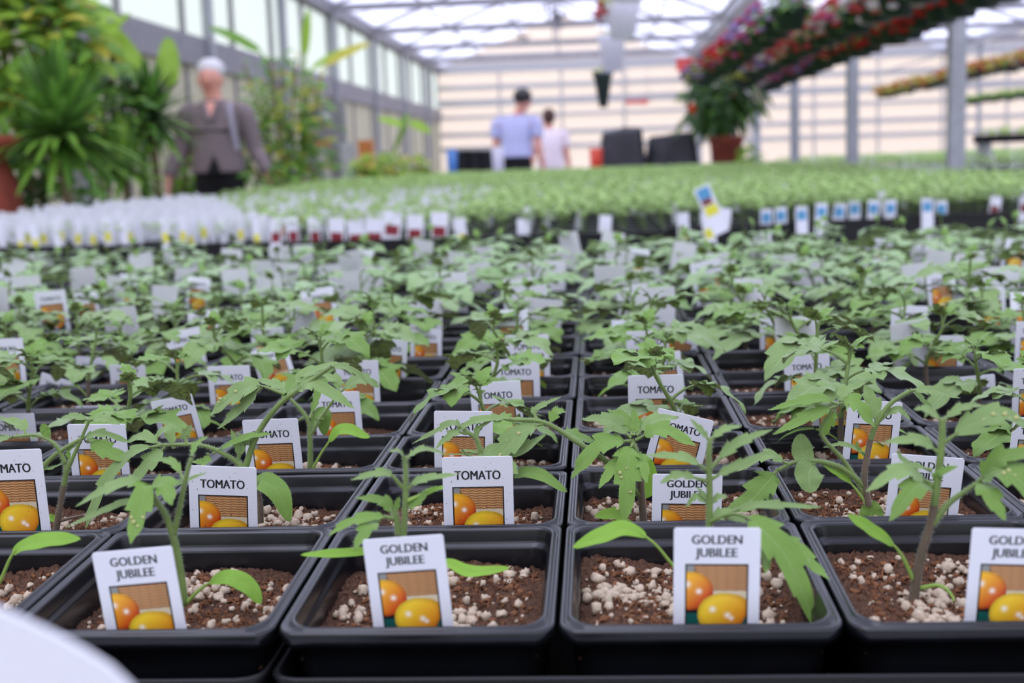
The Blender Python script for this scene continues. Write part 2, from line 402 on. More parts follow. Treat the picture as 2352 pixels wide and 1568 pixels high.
# ------------------------------------------------------------------ benches
def bench(name_label, x0, x1, y0, y1, z=RZ - .085):
    t = thing('bench', name_label, 'bench', ((x0 + x1) / 2, (y0 + y1) / 2, 0))
    w, d = (x1 - x0) / 2, (y1 - y0) / 2
    b = MB()
    b.box(-w, w, -d, d, z - .03, z); b.obj('bench_top', ['steel'], t, False)
    for i in (-1, 1):
        for j in (-1, 1):
            b = MB(); b.box(i * (w - .1) - .025, i * (w - .1) + .025, j * (d - .1) - .025, j * (d - .1) + .025, 0, z - .03); b.obj('leg', ['steel'], t, False)
    b = MB()
    for i in (-1, 1): b.bar((i * (w - .1), -d + .1, .25), (i * (w - .1), d - .1, .25), .03, .03)
    b.obj('cross_rail', ['steel'], t, False)
    return t
NBX0, NBX1 = -1.15, 1.15
bench('galvanised bench carrying the sharp tomato pots at the front', NBX0, NBX1, -.33, 1.62)
bench('galvanised bench carrying the green seedling mass behind the tomato pots', -1.68, 1.9, 2.28, 12.0)

# ------------------------------------------------------------------ pots
def rrect(hx, hy, r, n=5):
    out = []
    for cx, cy, a0 in ((hx - r, hy - r, 0), (-hx + r, hy - r, 90), (-hx + r, -hy + r, 180), (hx - r, -hy + r, 270)):
        for k in range(n + 1):
            a = math.radians(a0 + 90 * k / n); out.append((cx + r * math.cos(a), cy + r * math.sin(a)))
    return out
def pot_mesh():
    b = MB(); H = .0434
    #        half,  z,   corner radius
    prof = [(.030, -.0745, .006), (.0335, -.0745, .008), (.0395, -.012, .009), (.0400, -.006, .008), (.0428, -.0052, .006), (.0432, -.0035, .0055), (H, -.0012, .005), (.0430, 0, .005), (.0424, .0002, .005),
            (.0418, -.0009, .006), (.0411, -.0010, .006), (.0407, .0004, .007), (.0402, .0008, .007), (.0397, .0007, .007), (.0393, -.0004, .007), (.0390, -.004, .007), (.0387, -.0052, .007), (.0379, -.0059, .007), (.0376, -.0070, .007),
            (.0374, -.014, .007), (.0335, -.060, .008)]
    rings = [[(x, y, z) for x, y in rrect(h, h, r)] for h, z, r in prof]
    # the long sides bow a little
    V = []
    for ri in rings:
        for x, y, z in ri:
            k = 1 + .012 * (1 - (abs(x) / .044) ** 2) if abs(y) > abs(x) else 1
            V.append((x, y * k - .0032 * (1 - (x / .0434) ** 2) * min(1, max(0, (z + .03) / .03)), z - .0007 * math.cos(x / .044 * 3) * (1 if z > -.02 else 0)))
    n = len(rings[0]); F = []
    for i in range(len(rings) - 1):
        F += [(i * n + k, i * n + (k + 1) % n, (i + 1) * n + (k + 1) % n, (i + 1) * n + k) for k in range(n)]
    F += [tuple(range(n))[::-1], tuple((len(rings) - 1) * n + k for k in range(n))]
    b.add(V, F); return b.mesh('pot', ['blackplastic'])
POT = pot_mesh()
def soil_meshes(seed, depth, res, nper, nfib, big=1.0):
    R = np.random.RandomState(seed); g = np.linspace(-1, 1, res)
    kk = R.uniform(-1, 1, (6, 2)) * 150; pp = R.uniform(0, 6, 6)
    def hgt(x, y):
        z = -depth + sum(.0007 * np.sin(kk[i, 0] * x + kk[i, 1] * y + pp[i]) for i in range(6))
        return z + .0022 * (np.maximum(abs(x), abs(y)) / .035) ** 3
    X, Y = np.meshgrid(g, g); X = X * .0376; Y = Y * .0376
    Z = hgt(X, Y) + R.normal(0, .00055, X.shape)
    b = MB(); V = np.stack([X, Y, Z], -1).reshape(-1, 3)
    b.add(V, [(i * res + k, i * res + k + 1, (i + 1) * res + k + 1, (i + 1) * res + k) for i in range(res - 1) for k in range(res - 1)])
    for _ in range(nfib):
        x, y = R.uniform(-.033, .033, 2); z = float(hgt(x, y)); a = R.uniform(0, 2 * PI); l_ = R.uniform(.001, .005)
        dv = np.array([math.cos(a) * l_, math.sin(a) * l_, R.uniform(-.0003, .0022)]); p = np.array([x, y, z])
        if R.rand() < .6: b.tube([p, p + dv * .5 + [0, 0, .0006], p + dv], [.0003, .00035, .0001], 3, 1, False)
        else: b.blob(p + [0, 0, .0003], (R.uniform(.0006, .0018), R.uniform(.0006, .0014), .0007), 1, 6, .35)
    soil = b.mesh('soil', ['soil', 'fibre'])
    b = MB(); cl = R.uniform(-.03, .03, (4, 2))
    for _ in range(nper):
        if R.rand() < .45: x, y = cl[R.randint(4)] + R.normal(0, .006, 2)
        else: x, y = R.uniform(-.033, .033, 2)
        x, y = np.clip((x, y), -.0355, .0355); r = (R.uniform(.2, 1) ** 3) * .0019 * big + .0004
        b.blob((x, y, float(hgt(x, y)) + r * .5), (r * R.uniform(.8, 1.3), r * R.uniform(.8, 1.2), r * R.uniform(.7, 1.1)), 0, 6 if r < .001 else 8, .32)
    return soil, b.mesh('perlite', ['perlite'])
SOILS = [soil_meshes(s, d, 60, n, 750) for s, d, n in ((1, .0150, 260), (2, .0135, 280), (3, .0165, 280), (4, .0140, 290), (5, .0155, 230))]
SOIL_LO = soil_meshes(9, .015, 14, 60, 30)

# ------------------------------------------------------------------ tomato seedlings
MATS = ['leaf', 'stem', 'hair', 'leaf_dull', 'leaf_bright', 'stem_purple', 'paleleaf']
def spot(mb, p, r): mb.blob(p, (r, r * .12, r * .9), 6, 8, .3)
def gen_leaf(L, w, droop, lift, detail=1, dull=False, seed=0):
    """compound leaf along +X from the origin, up = Z"""
    R = random.Random(seed); mb = MB(); m = 3 if dull else 0
    hub = .42 + R.uniform(-.08, .1)
    P = bez((0, 0, 0), (L * .45, R.uniform(-.1, .1) * L, L * lift), (L, R.uniform(-.15, .15) * L, L * (lift * .55 - droop)), 16)
    k = int(hub * 15)
    mb.tube(P[:k + 2], np.linspace(.0009, .0005, k + 2), 5 if detail else 3, 1, False)
    hr = 60 if detail > 1 else 0
    rows = 18 if detail else 8; cols = 5 if detail else 3
    blade(mb, P[k:], w * .5, (0, 0, 1), 'lobe', m, .2, rows=rows, hairs=hr, cols=cols)
    for sgn in (-1, 1):
        for fr, sz in ((hub, .62), (hub * .62, .28))[:2 if R.random() < .5 and detail else 1]:
            a = P[int(fr * 15)]; d = np.array([.6, sgn * .8, 0.05]); d /= np.linalg.norm(d); l_ = L * (1 - hub) * sz
            Q = bez(a, a + d * l_ * .5 + [0, 0, l_ * .15], a + d * l_ + [0, 0, -l_ * R.uniform(.05, .45)], 8)
            blade(mb, Q, w * .38 * sz * 1.4, (0, 0, 1), 'lobe', m, .2, rows=12 if detail else 6, hairs=hr // 2, cols=cols)
    if hr: stemhairs(mb, P[:k + 2], .0008, 90, 2)
    return mb.mesh('leaf', MATS)
LEAFS = {}
for dt in (2, 1, 0):
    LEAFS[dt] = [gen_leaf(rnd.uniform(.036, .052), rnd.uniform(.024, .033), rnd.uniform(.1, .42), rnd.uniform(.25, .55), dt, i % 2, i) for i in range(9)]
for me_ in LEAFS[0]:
    me_.materials[0] = M['leaf_hazy']; me_.materials[3] = M['leaf_hazy_dull']  # far leaves get the copies with painted-in haze
SMALL = [gen_leaf(.018, .009, .1, .5, 1, False, 40 + i) for i in range(3)]
def gen_cot(seed):
    R = random.Random(seed); mb = MB(); L = R.uniform(.022, .032)
    P = bez((0, 0, 0), (L * .45, 0, L * .45), (L, 0, L * R.uniform(-.3, .15)), 14)
    mb.tube(P[:6], .0005, 4, 4, False); blade(mb, P[5:], L * .14, (0, 0, 1), 'cot', 4, .1, ripple=.02, rows=10)
    return mb.mesh('cotyledon', MATS)
COTS = [gen_cot(i) for i in range(4)]
def gen_stem(seed, H):
    R = random.Random(seed); mb = MB()
    P = spline([(0, 0, -.003), (R.uniform(-.004, .004), R.uniform(-.004, .004), H * .5), (R.uniform(-.009, .009), R.uniform(-.009, .009), H)], 14)
    r = np.linspace(.0016, .0009, len(P)); half = len(P) // 2
    mb.tube(P[:half + 1], r[:half + 1], 8, 5, False); mb.tube(P[half:], r[half:], 8, 1, False); stemhairs(mb, P, r, 160, 2)
    return mb.mesh('stem', MATS), P
STEMS = [gen_stem(i, h) for i, h in enumerate((.040, .046, .052, .043, .056, .049))]
def seedling_parts(par, depth, seed, detail, leafy=1.0):
    R = random.Random(seed); me, P = R.choice(STEMS)
    base = np.array([R.uniform(-.008, .008), R.uniform(-.004, .012), -depth])
    link('stem', me, par, base)
    n = R.choice((4, 5, 5, 6)) + (leafy > 1) * 3
    a0 = R.uniform(0, 2 * PI)
    for k in range(n):
        f = .5 + .5 * k / max(1, n - 1)
        p = P[int(f * (len(P) - 1)) - (2 if leafy > 1 else 0)] + base; a = a0 + k * 2.4 + R.uniform(-.35, .35)
        o = link('leaf', R.choice(LEAFS[detail]), par, p); s = R.uniform(.78, 1.12) * (1 - .25 * (f - .5)) * leafy
        o.rotation_euler = (R.uniform(-.3, .3), R.uniform(-.25, .15), a); o.scale = (s, s, s * (.85 if leafy > 1 else 1))
    o = link('leaf', R.choice(SMALL), par, P[-1] + base); o.rotation_euler = (0, -.9, a0 + 1)
    if detail:
        o = link('leaf', R.choice(SMALL), par, P[-1] + base); o.rotation_euler = (0, -.7, a0 + 3.8)
        if R.random() < .7:
            for q in (0, PI):
                o = link('cotyledon', R.choice(COTS), par, P[4] + base); o.rotation_euler = (0, R.uniform(-.1, .2), a0 + q + R.uniform(-.4, .4))

# ------------------------------------------------------------------ tags
def picture_mesh():
    nx, ny = 96, 122; Wd, Hd = .0192, .0244
    u = np.linspace(0, 1, nx); v = np.linspace(0, Hd / Wd, ny); U, V = np.meshgrid(u, v)
    def c(r, g, b_): return np.array(hexc(r, g, b_)[:3])
    col = np.zeros(U.shape + (3,)) + c(18, 84, 76)
    def put(mask, cc): col[mask] = cc if np.ndim(cc) == 1 else cc[mask]
    put((V < .56), c(96, 84, 74)); put((U < .14) & (V < .3), c(142, 142, 136))
    w = (.5 + .5 * np.sin(V * 125 + .9 * np.sin(U * 38) + 2.2 * (U - .5) ** 2)) ** .8; e = .62 + .38 * np.abs(np.sin(U * 19)) ** .4
    bk = c(112, 60, 34) * (1 - w[..., None]) + c(216, 164, 106) * w[..., None]; bk = bk * (.55 + .45 * e[..., None]) * (1 - .35 * np.clip(U - .6, 0, 1)[..., None])
    left = .13 + .35 * np.clip(V, 0, .5)
    put((U > left) & (V < .47), bk); put((U > .45) & (V > .46) & (V < .56 + .05 * U), c(206, 190, 158))
    def tomato(cx, cy, rx, ry, c0, c1, hl, bump=0):
        x = (U - cx) / rx; y = (V - cy) / ry
        rr = x ** 2 + (y + bump * np.maximum(x, 0) ** 2) ** 2
        sh = np.clip((x * .6 + y * .5) * .85 + .42, 0, 1)[..., None]
        cc = c0 * (1 - sh) + c1 * sh; edge = np.clip((rr - .6) / .4, 0, 1)[..., None]; cc = cc * (1 - .35 * edge)
        put(rr < 1, cc)
        for hx, hy, hr in hl:
            d = ((U - hx) ** 2 + (V - hy) ** 2) / hr ** 2; k = np.exp(-d * 1.5)[..., None]; mk = rr < 1
            col[mk] = (col * (1 - k) + c(255, 250, 235) * k)[mk]
    put(((U - .2) / .42) ** 2 + ((V - .72) / .13) ** 2 < 1, c(24, 16, 22))
    tomato(.08, .46, .37, .33, c(252, 190, 44), c(200, 52, 20), [(.22, .47, .05), (.03, .35, .06)])
    tomato(.60, .86, .40, .36, c(248, 206, 50), c(216, 120, 24), [(.44, .78, .055), (.68, .88, .05), (.74, .93, .04)], .35)
    bd = (U < .028) | (U > .972) | (V < .028) | (V > Hd / Wd - .02); put(bd, c(20, 18, 22))
    mb = MB(); P = np.stack([(U - .5) * Wd, np.full(U.shape, -.00026), -V * Wd], -1).reshape(-1, 3)
    mb.add(P, [(i * nx + k, (i + 1) * nx + k, (i + 1) * nx + k + 1, i * nx + k + 1) for i in range(ny - 1) for k in range(nx - 1)], 0, col.reshape(-1, 3))
    # round emblem with a star shape at the foot of the picture
    cx, cz, r = .0015, -.0222, .0016; A = np.linspace(0, 2 * PI, 20, endpoint=False)
    mb.add([(cx + r * math.cos(a), -.00030, cz + r * math.sin(a)) for a in A], [tuple(range(20))], 1)
    st = [(cx + (r * .85 if k % 2 == 0 else r * .35) * math.sin(k * PI / 5), -.00034, cz + (r * .85 if k % 2 == 0 else r * .35) * math.cos(k * PI / 5)) for k in range(10)]
    mb.add(st, [tuple(range(10))[::-1]], 2)
    return mb.mesh('picture', ['print', 'tag', 'inkblue'], False)
def text_mesh(lines, size, sx, off=.0):
    mb = MB()
    for s, zc in lines:
        cu = bpy.data.curves.new('t', 'FONT'); cu.body = s; cu.size = size; cu.align_x = 'CENTER';  cu.resolution_u = 3
        o = bpy.data.objects.new('t', cu); C.objects.link(o)
        me = o.to_mesh(); vv = np.array([v.co[:] for v in me.vertices]); ff = [tuple(p.vertices) for p in me.polygons]
        for q, dx in enumerate((-.00013, 0, .00013)):
            mb.add(np.stack([vv[:, 0] * sx + dx, np.full(len(vv), -.00026 - q * .00001), vv[:, 1] + zc], 1), ff)
        o.to_mesh_clear(); bpy.data.objects.remove(o); bpy.data.curves.remove(cu)
    return mb.mesh('lettering', ['ink'], False)
def card_mesh(w, h, th=.00045, mats=('tag',), curl=0, bevel=.0006):
    mb = MB(); ol = [(-w / 2 + bevel, 0), (w / 2 - bevel, 0), (w / 2, -bevel), (w / 2, -h * .7), (w * .18, -h), (-w * .18, -h), (-w / 2, -h * .7), (-w / 2, -bevel)]
    n = len(ol); V = [(x, -th / 2, z) for x, z in ol] + [(x, th / 2, z) for x, z in ol]
    F = [tuple(range(n))[::-1], tuple(range(n, 2 * n))] + [(k, (k + 1) % n, n + (k + 1) % n, n + k) for k in range(n)]
    mb.add(V, F); return mb.mesh('plant_tag', list(mats), False)
PIC = picture_mesh()
TXT = {'G': text_mesh([('GOLDEN', -.0051), ('JUBILEE', -.0093)], .0041, .93), 'T': text_mesh([('TOMATO', -.0088)], .0050, .80)}
CARD = card_mesh(.0262, .050); CARDB = card_mesh(.0262, .050, mats=('tagback',))
def spec_mesh():
    mb = MB(); R = random.Random(5)
    for _ in range(26): mb.blob((R.uniform(-.012, .012), -.0003, -R.uniform(.001, .026)), (R.uniform(.00008, .00025), .00008, R.uniform(.00008, .0003)), 0, 6, .3)
    return mb.mesh('dirt_specks', ['fibre'])
SPK = spec_mesh()
def make_tag(loc, roll, rz, rx, kind, label, group, sc=1.0, specks=False):
    o = link('plant_tag', CARDB if kind == 'B' else CARD); o.location = loc
    o.rotation_euler = (rx, roll, rz); o.scale = (sc, 1, sc)
    tag(o, label, 'plant tag', group)
    if kind in 'GT':
        link('lettering', TXT[kind], o); link('picture', PIC, o, (0, 0, -.0116))
        if specks: link('dirt_specks', SPK, o)
    return o

# ------------------------------------------------------------------ the near bed, row by row
rowY = [-.125, 1.085, 2.14, 3.03, 4.1, 5.0, 6.03, 7.12]
while len(rowY) < 25: rowY.append(rowY[-1] + 1.03)
ORD = ['front', 'second', 'third', 'fourth', 'fifth', 'sixth', 'seventh', 'eighth', 'ninth', 'tenth', 'eleventh', 'twelfth', 'thirteenth', 'fourteenth']
NUM = ['first', 'second', 'third', 'fourth', 'fifth', 'sixth', 'seventh', 'eighth', 'ninth', 'tenth', 'eleventh', 'twelfth', 'thirteenth', 'fourteenth', 'fifteenth', 'sixteenth', 'seventeenth', 'eighteenth', 'nineteenth', 'twentieth'] + ['twenty-' + k for k in ('first', 'second', 'third', 'fourth', 'fifth', 'sixth', 'seventh', 'eighth', 'ninth', 'tenth')]

# px-measured seedlings of the first rows: stems and leaves as (points in the photo) at the depth of their pot
#  stem: (points, radius at base);  leaf: (points ending at tip, half width px, kind, material, depth of tip in m, share of the path that is petiole)
F_ = 'lobe'; K_ = 'cot'; L_ = 'lance'
HAND = {
 (-2, 0): dict(st=[], lf=[([(-40, 1400), (0, 1335), (38, 1262), (110, 1240), (186, 1238)], 21, K_, 4, -.004, .45)]),
 (-1, 0): dict(st=[([(424, 1390), (408, 1275), (384, 1190), (352, 1140)], 1.7, 1), ([(398, 1230), (412, 1170), (425, 1105), (440, 1050)], 1.2, 1)],
   lf=[([(352, 1140), (335, 1115), (318, 1180), (300, 1250)], 34, F_, 0, -.020, .2), ([(340, 1120), (300, 1105), (240, 1125), (173, 1163)], 20, F_, 3, -.010, .1), ([(340, 1120), (370, 1108), (385, 1130), (395, 1160)], 30, F_, 0, -.012, .05),
       ([(365, 1160), (300, 1150), (220, 1180), (150, 1212)], 11, L_, 3, -.004, .2), ([(378, 1118), (420, 1105), (476, 1084)], 8, L_, 3, .006, .1), ([(425, 1105), (395, 1060), (345, 1055)], 12, F_, 0, .02, .2),
       ([(440, 1050), (450, 1020), (480, 1000)], 9, F_, 0, .01, .1), ([(424, 1388), (470, 1345), (520, 1325), (570, 1345), (600, 1387)], 21, K_, 4, -.006, .3)]),
 (0, 0): dict(st=[([(925, 1360), (918, 1260), (912, 1200), (904, 1165)], 1.6, 5), ([(922, 1270), (930, 1180), (932, 1100), (930, 1050)], 1.3, 1)],
   lf=[([(905, 1190), (860, 1185), (800, 1200), (754, 1230)], 17, F_, 0, -.010, .15), ([(862, 1190), (845, 1210), (812, 1264)], 26, F_, 0, -.014, .05), ([(905, 1185), (880, 1150), (815, 1142)], 17, F_, 0, .004, .1),
       ([(908, 1180), (912, 1158), (918, 1140)], 8, F_, 0, .0, .1), ([(925, 1172), (960, 1150), (985, 1125)], 15, F_, 0, .0, .15), ([(926, 1120), (885, 1085), (805, 1102)], 14, F_, 3, -.005, .35), ([(932, 1125), (970, 1100), (1056, 1088)], 13, F_, 3, .0, .2),
       ([(930, 1052), (915, 1035), (892, 1037)], 8, F_, 3, -.005, .1), ([(930, 1055), (970, 1030), (1024, 1042)], 10, F_, 3, .008, .1),
       ([(915, 1300), (860, 1268), (780, 1270), (690, 1274)], 12, K_, 4, -.008, .3), ([(925, 1300), (1020, 1290), (1080, 1312), (1172, 1304)], 15, K_, 4, -.008, .3), ([(935, 1150), (985, 1128), (1018, 1117)], 9, L_, 4, .004, .3)]),
 (1, 0): dict(st=[([(1600, 1370), (1625, 1260), (1630, 1150), (1628, 1060), (1630, 1010)], 1.5, 1)],
   lf=[([(1590, 1330), (1548, 1300), (1500, 1245), (1440, 1213), (1380, 1230), (1315, 1257)], 21, K_, 4, -.006, .45), ([(1625, 1200), (1690, 1180), (1750, 1215), (1820, 1300), (1872, 1442)], 46, F_, 0, -.024, .35),
       ([(1770, 1230), (1820, 1250), (1860, 1290), (1906, 1332)], 24, F_, 0, -.018, .05), ([(1768, 1230), (1762, 1270), (1758, 1318)], 20, F_, 0, -.018, .05), ([(1626, 1205), (1660, 1180), (1720, 1200)], 20, F_, 3, -.004, .2),
       ([(1640, 1190), (1740, 1160), (1890, 1165)], 14, F_, 3, -.008, .3), ([(1626, 1080), (1570, 1050), (1480, 1045)], 15, F_, 3, .0, .2), ([(1632, 1075), (1690, 1020), (1775, 985)], 17, F_, 3, .004, .2),
       ([(1632, 1100), (1690, 1070), (1768, 1036)], 15, F_, 3, .0, .15), ([(1626, 1105), (1560, 1090), (1515, 1110)], 14, F_, 3, -.004, .2), ([(1630, 1012), (1608, 985), (1585, 962)], 10, F_, 3, .0, .1), ([(1630, 1010), (1665, 985), (1704, 978)], 12, F_, 3, .004, .1),
       ([(1630, 1160), (1600, 1140), (1575, 1165)], 11, F_, 3, .0, .1), ([(1630, 1160), (1650, 1140), (1672, 1142)], 10, F_, 3, .0, .1), ([(1628, 1150), (1615, 1135), (1600, 1118)], 7, F_, 3, .0, .1)]),
 (2, 0): dict(st=[([(2096, 1392), (2112, 1290), (2138, 1200), (2150, 1130), (2162, 1030), (2165, 965)], 1.9, 5), ([(2140, 1205), (2180, 1155), (2240, 1112)], 1.4, 1)],
   lf=[([(2100, 1335), (2062, 1262), (2000, 1215), (1946, 1182)], 17, K_, 4, -.004, .42), ([(2112, 1350), (2160, 1345), (2190, 1375), (2180, 1412)], 3, K_, 4, -.010, .7), ([(2140, 1115), (2100, 1120), (2042, 1198)], 34, F_, 0, -.014, .05),
       ([(2138, 1110), (2070, 1080), (1988, 1130)], 25, F_, 3, -.008, .1), ([(2158, 1040), (2110, 1010), (2030, 1015)], 20, F_, 3, .0, .15), ([(2162, 1020), (2230, 975), (2300, 950), (2370, 985)], 34, F_, 3, -.004, .15),
       ([(2165, 968), (2130, 940), (2098, 940)], 12, F_, 3, .0, .1), ([(2165, 965), (2210, 935), (2262, 930)], 13, F_, 3, .004, .1), ([(2240, 1112), (2290, 1080), (2340, 1100), (2400, 1190)], 46, F_, 0, -.020, .1),
       ([(2250, 1105), (2270, 1130), (2310, 1196)], 30, F_, 0, -.018, .1), ([(2245, 1108), (2300, 1050), (2390, 1040)], 30, F_, 0, -.010, .1), ([(2148, 1110), (2160, 1085), (2200, 1070)], 15, F_, 0, -.004, .1), ([(2140, 1080), (2080, 1060), (2060, 1035)], 10, F_, 3, .0, .1)]),
 (-2, 1): dict(st=[([(128, 1222), (140, 1150), (152, 1085), (150, 1062)], 1.6, 5), ([(-30, 1235), (60, 1120), (120, 1050), (190, 1005)], 1.5, 1), ([(150, 1065), (128, 1022), (85, 1000), (30, 1003)], 1.1, 1), ([(152, 1085), (170, 1045), (205, 965)], 1.1, 1)],
   lf=[([(190, 1005), (235, 995), (304, 1018)], 14, F_, 3, .004, .05), ([(200, 1010), (245, 1035), (300, 1060)], 24, F_, 0, -.003, .1), ([(85, 1070), (40, 1062), (0, 1098)], 22, F_, 0, -.006, .1), ([(85, 1072), (115, 1075), (148, 1062)], 6, F_, 3, .0, .1),
       ([(60, 1000), (50, 975), (5, 960)], 16, F_, 3, .006, .2), ([(30, 1003), (0, 1010), (-30, 1030)], 10, F_, 3, .0, .1), ([(112, 1010), (105, 990), (98, 972)], 11, K_, 0, .0, .1), ([(205, 965), (240, 960), (275, 975)], 15, F_, 3, .0, .1),
       ([(205, 965), (170, 955), (135, 962)], 11, F_, 3, .0, .1), ([(135, 1200), (120, 1190), (113, 1180)], 8, K_, 4, .0, .2), ([(140, 1195), (180, 1185), (220, 1175)], 4, K_, 5, .0, .6), ([(160, 1060), (158, 1035), (180, 1020)], 7, F_, 0, .0, .1)]),
 (-1, 1): dict(st=[([(598, 1200), (594, 1140), (560, 1075), (545, 1060)], 1.6, 5), ([(560, 1085), (590, 1000), (640, 930), (700, 885), (760, 842)], 1.5, 1), ([(560, 1075), (520, 1045), (460, 1022), (370, 1022)], 1.3, 1)],
   lf=[([(592, 1120), (600, 1105), (640, 1130), (665, 1198)], 26, K_, 0, -.006, .08), ([(370, 1022), (300, 1040), (240, 1110), (215, 1165), (195, 1215)], 20, F_, 3, -.012, .05), ([(380, 1025), (345, 1060), (300, 1112)], 28, F_, 3, -.006, .1),
       ([(400, 1030), (385, 985), (350, 1010)], 16, F_, 3, .004, .1), ([(370, 1022), (330, 1000), (290, 1015)], 17, F_, 3, .006, .1), ([(490, 1040), (560, 1005), (628, 995)], 12, F_, 0, -.004, .1), ([(480, 1040), (470, 1060), (440, 1060)], 14, F_, 0, -.004, .1),
       ([(560, 1020), (575, 1010), (578, 1025)], 18, F_, 0, .0, .1), ([(760, 842), (800, 845), (852, 882)], 13, F_, 3, .006, .05), ([(700, 885), (690, 862), (760, 838), (800, 850)], 14, F_, 3, .006, .05),
       ([(672, 905), (720, 880), (815, 938)], 25, F_, 3, -.003, .1), ([(655, 905), (590, 885), (540, 905), (480, 955)], 34, F_, 3, .004, .3), ([(600, 890), (560, 930), (500, 985)], 22, F_, 3, .002, .1), ([(655, 905), (640, 885), (590, 870)], 16, F_, 3, .010, .3),
       ([(548, 1060), (545, 1020), (530, 985)], 10, F_, 3, .0, .2), ([(545, 1060), (560, 1020), (545, 990)], 8, F_, 3, .0, .2), ([(430, 1020), (425, 1000), (440, 975)], 14, F_, 3, .0, .3)]),
 (0, 1): dict(st=[([(1100, 1200), (1105, 1120), (1104, 1050), (1095, 1010), (1068, 988)], 1.5, 1)],
   lf=[([(1170, 1100), (1200, 1085), (1245, 1092), (1302, 1130)], 16, K_, 0, -.006, .1), ([(1068, 988), (1040, 970), (1000, 990), (945, 1020)], 11, F_, 3, .0, .1), ([(1072, 995), (1040, 995), (1000, 1030)], 13, F_, 3, -.003, .2),
       ([(1095, 1015), (1098, 985), (1138, 960)], 9, F_, 3, .0, .1), ([(1104, 1060), (1060, 1035), (1095, 1040), (1000, 1045)], 5, F_, 3, .0, .2), ([(1105, 1055), (1120, 1040), (1190, 1035), (1256, 995)], 26, F_, 3, -.004, .1),
       ([(1125, 1050), (1150, 1055), (1190, 1088)], 30, F_, 3, -.010, .1), ([(1125, 1050), (1110, 1050), (1078, 1062)], 12, F_, 3, -.006, .1), ([(1098, 1100), (1050, 1110), (985, 1128)], 9, L_, 4, .004, .3)]),
 (1, 1): dict(st=[([(1480, 1222), (1472, 1120), (1465, 1050), (1450, 1008)], 1.8, 5), ([(1474, 1140), (1400, 1065), (1330, 1018), (1250, 970), (1170, 963)], 1.5, 1)],
   lf=[([(1450, 1012), (1380, 1020), (1310, 1100)], 30, F_, 0, -.008, .12), ([(1455, 1015), (1442, 1050), (1440, 1120), (1434, 1208)], 34, F_, 0, -.018, .1), ([(1445, 1040), (1410, 1070), (1375, 1122)], 20, F_, 0, -.014, .1), ([(1455, 1040), (1475, 1060), (1485, 1110)], 18, F_, 0, -.014, .1),
       ([(1460, 1010), (1520, 985), (1600, 1025)], 26, F_, 0, -.006, .15), ([(1450, 1005), (1400, 965), (1335, 962)], 22, F_, 3, .004, .1), ([(1452, 1000), (1440, 965), (1395, 940)], 22, F_, 0, .008, .1), ([(1455, 1000), (1460, 970), (1452, 938)], 14, F_, 0, .006, .1),
       ([(1462, 1000), (1500, 965), (1560, 958)], 20, F_, 3, .008, .15), ([(1170, 963), (1120, 960), (1070, 975), (1030, 1010)], 13, F_, 3, .0, .05), ([(1250, 972), (1200, 990), (1150, 1045), (1130, 1078)], 32, F_, 3, -.008, .12), ([(1262, 975), (1278, 945), (1300, 945)], 15, F_, 0, .004, .1),
       ([(1235, 968), (1230, 940), (1290, 910)], 10, F_, 3, .004, .3), ([(1290, 990), (1320, 1000), (1365, 1012)], 24, F_, 0, .012, .2), ([(1450, 1200), (1420, 1180), (1365, 1185)], 16, K_, 4, -.004, .2), ([(1477, 1150), (1495, 1110), (1492, 1050)], 14, K_, 4, .004, .1)]),
 (2, 1): dict(st=[([(1995, 1160), (1985, 1105), (1992, 1045), (2008, 985), (2042, 930), (2090, 897)], 1.6, 5), ([(1986, 1118), (1940, 1078), (1885, 1060), (1830, 1060), (1785, 1080)], 1.4, 1), ([(1990, 1140), (1940, 1060), (1885, 990), (1925, 928)], 1.1, 1)],
   lf=[([(1785, 1080), (1760, 1110), (1720, 1150), (1662, 1178)], 38, F_, 0, -.006, .05), ([(1872, 1062), (1858, 1085), (1862, 1132)], 30, K_, 3, -.008, .1), ([(1872, 1060), (1845, 1040), (1838, 995)], 23, K_, 3, .003, .1), ([(1810, 1065), (1760, 1045), (1692, 1083)], 17, F_, 3, .0, .1),
       ([(1992, 1158), (1955, 1110), (1925, 1085), (1888, 1065)], 11, K_, 4, .0, .35), ([(1995, 1045), (1940, 1020), (1890, 1028)], 8, F_, 3, .0, .1), ([(1995, 1050), (1975, 1035), (1965, 1010)], 6, F_, 0, .0, .1), ([(2012, 975), (2005, 930), (1985, 882)], 22, F_, 3, .004, .15),
       ([(2020, 965), (2060, 940), (2092, 965)], 12, F_, 3, .0, .2), ([(2090, 897), (2140, 895), (2205, 915)], 14, F_, 3, .0, .1), ([(2090, 897), (2110, 910), (2150, 945)], 14, F_, 0, .006, .1), ([(1925, 928), (1870, 915), (1762, 942)], 17, F_, 0, .0, .15), ([(1922, 932), (1860, 955), (1775, 998)], 20, F_, 0, -.004, .1),
       ([(1928, 926), (1965, 925), (2010, 982)], 26, F_, 0, -.004, .1), ([(1918, 935), (1905, 965), (1890, 1005)], 16, F_, 0, .0, .1), ([(1930, 922), (1945, 895), (1990, 878)], 14, F_, 3, .006, .1), ([(2003, 1215), (2001, 1180), (2002, 1148)], 25, K_, 0, .0, .02)]),
 (-1, 2): dict(st=[([(712, 1090), (712, 1010), (705, 960), (660, 908)], 1.5, 1), ([(712, 1000), (740, 955), (780, 900)], 1.1, 1)],
   lf=[([(716, 1080), (745, 1030), (785, 985), (850, 1005)], 15, K_, 4, -.004, .45), ([(780, 900), (830, 870), (875, 890)], 20, F_, 3, .004, .1), ([(780, 900), (770, 870), (720, 862)], 15, F_, 3, .004, .1), ([(712, 985), (740, 950), (745, 1000)], 18, K_, 0, .004, .1),
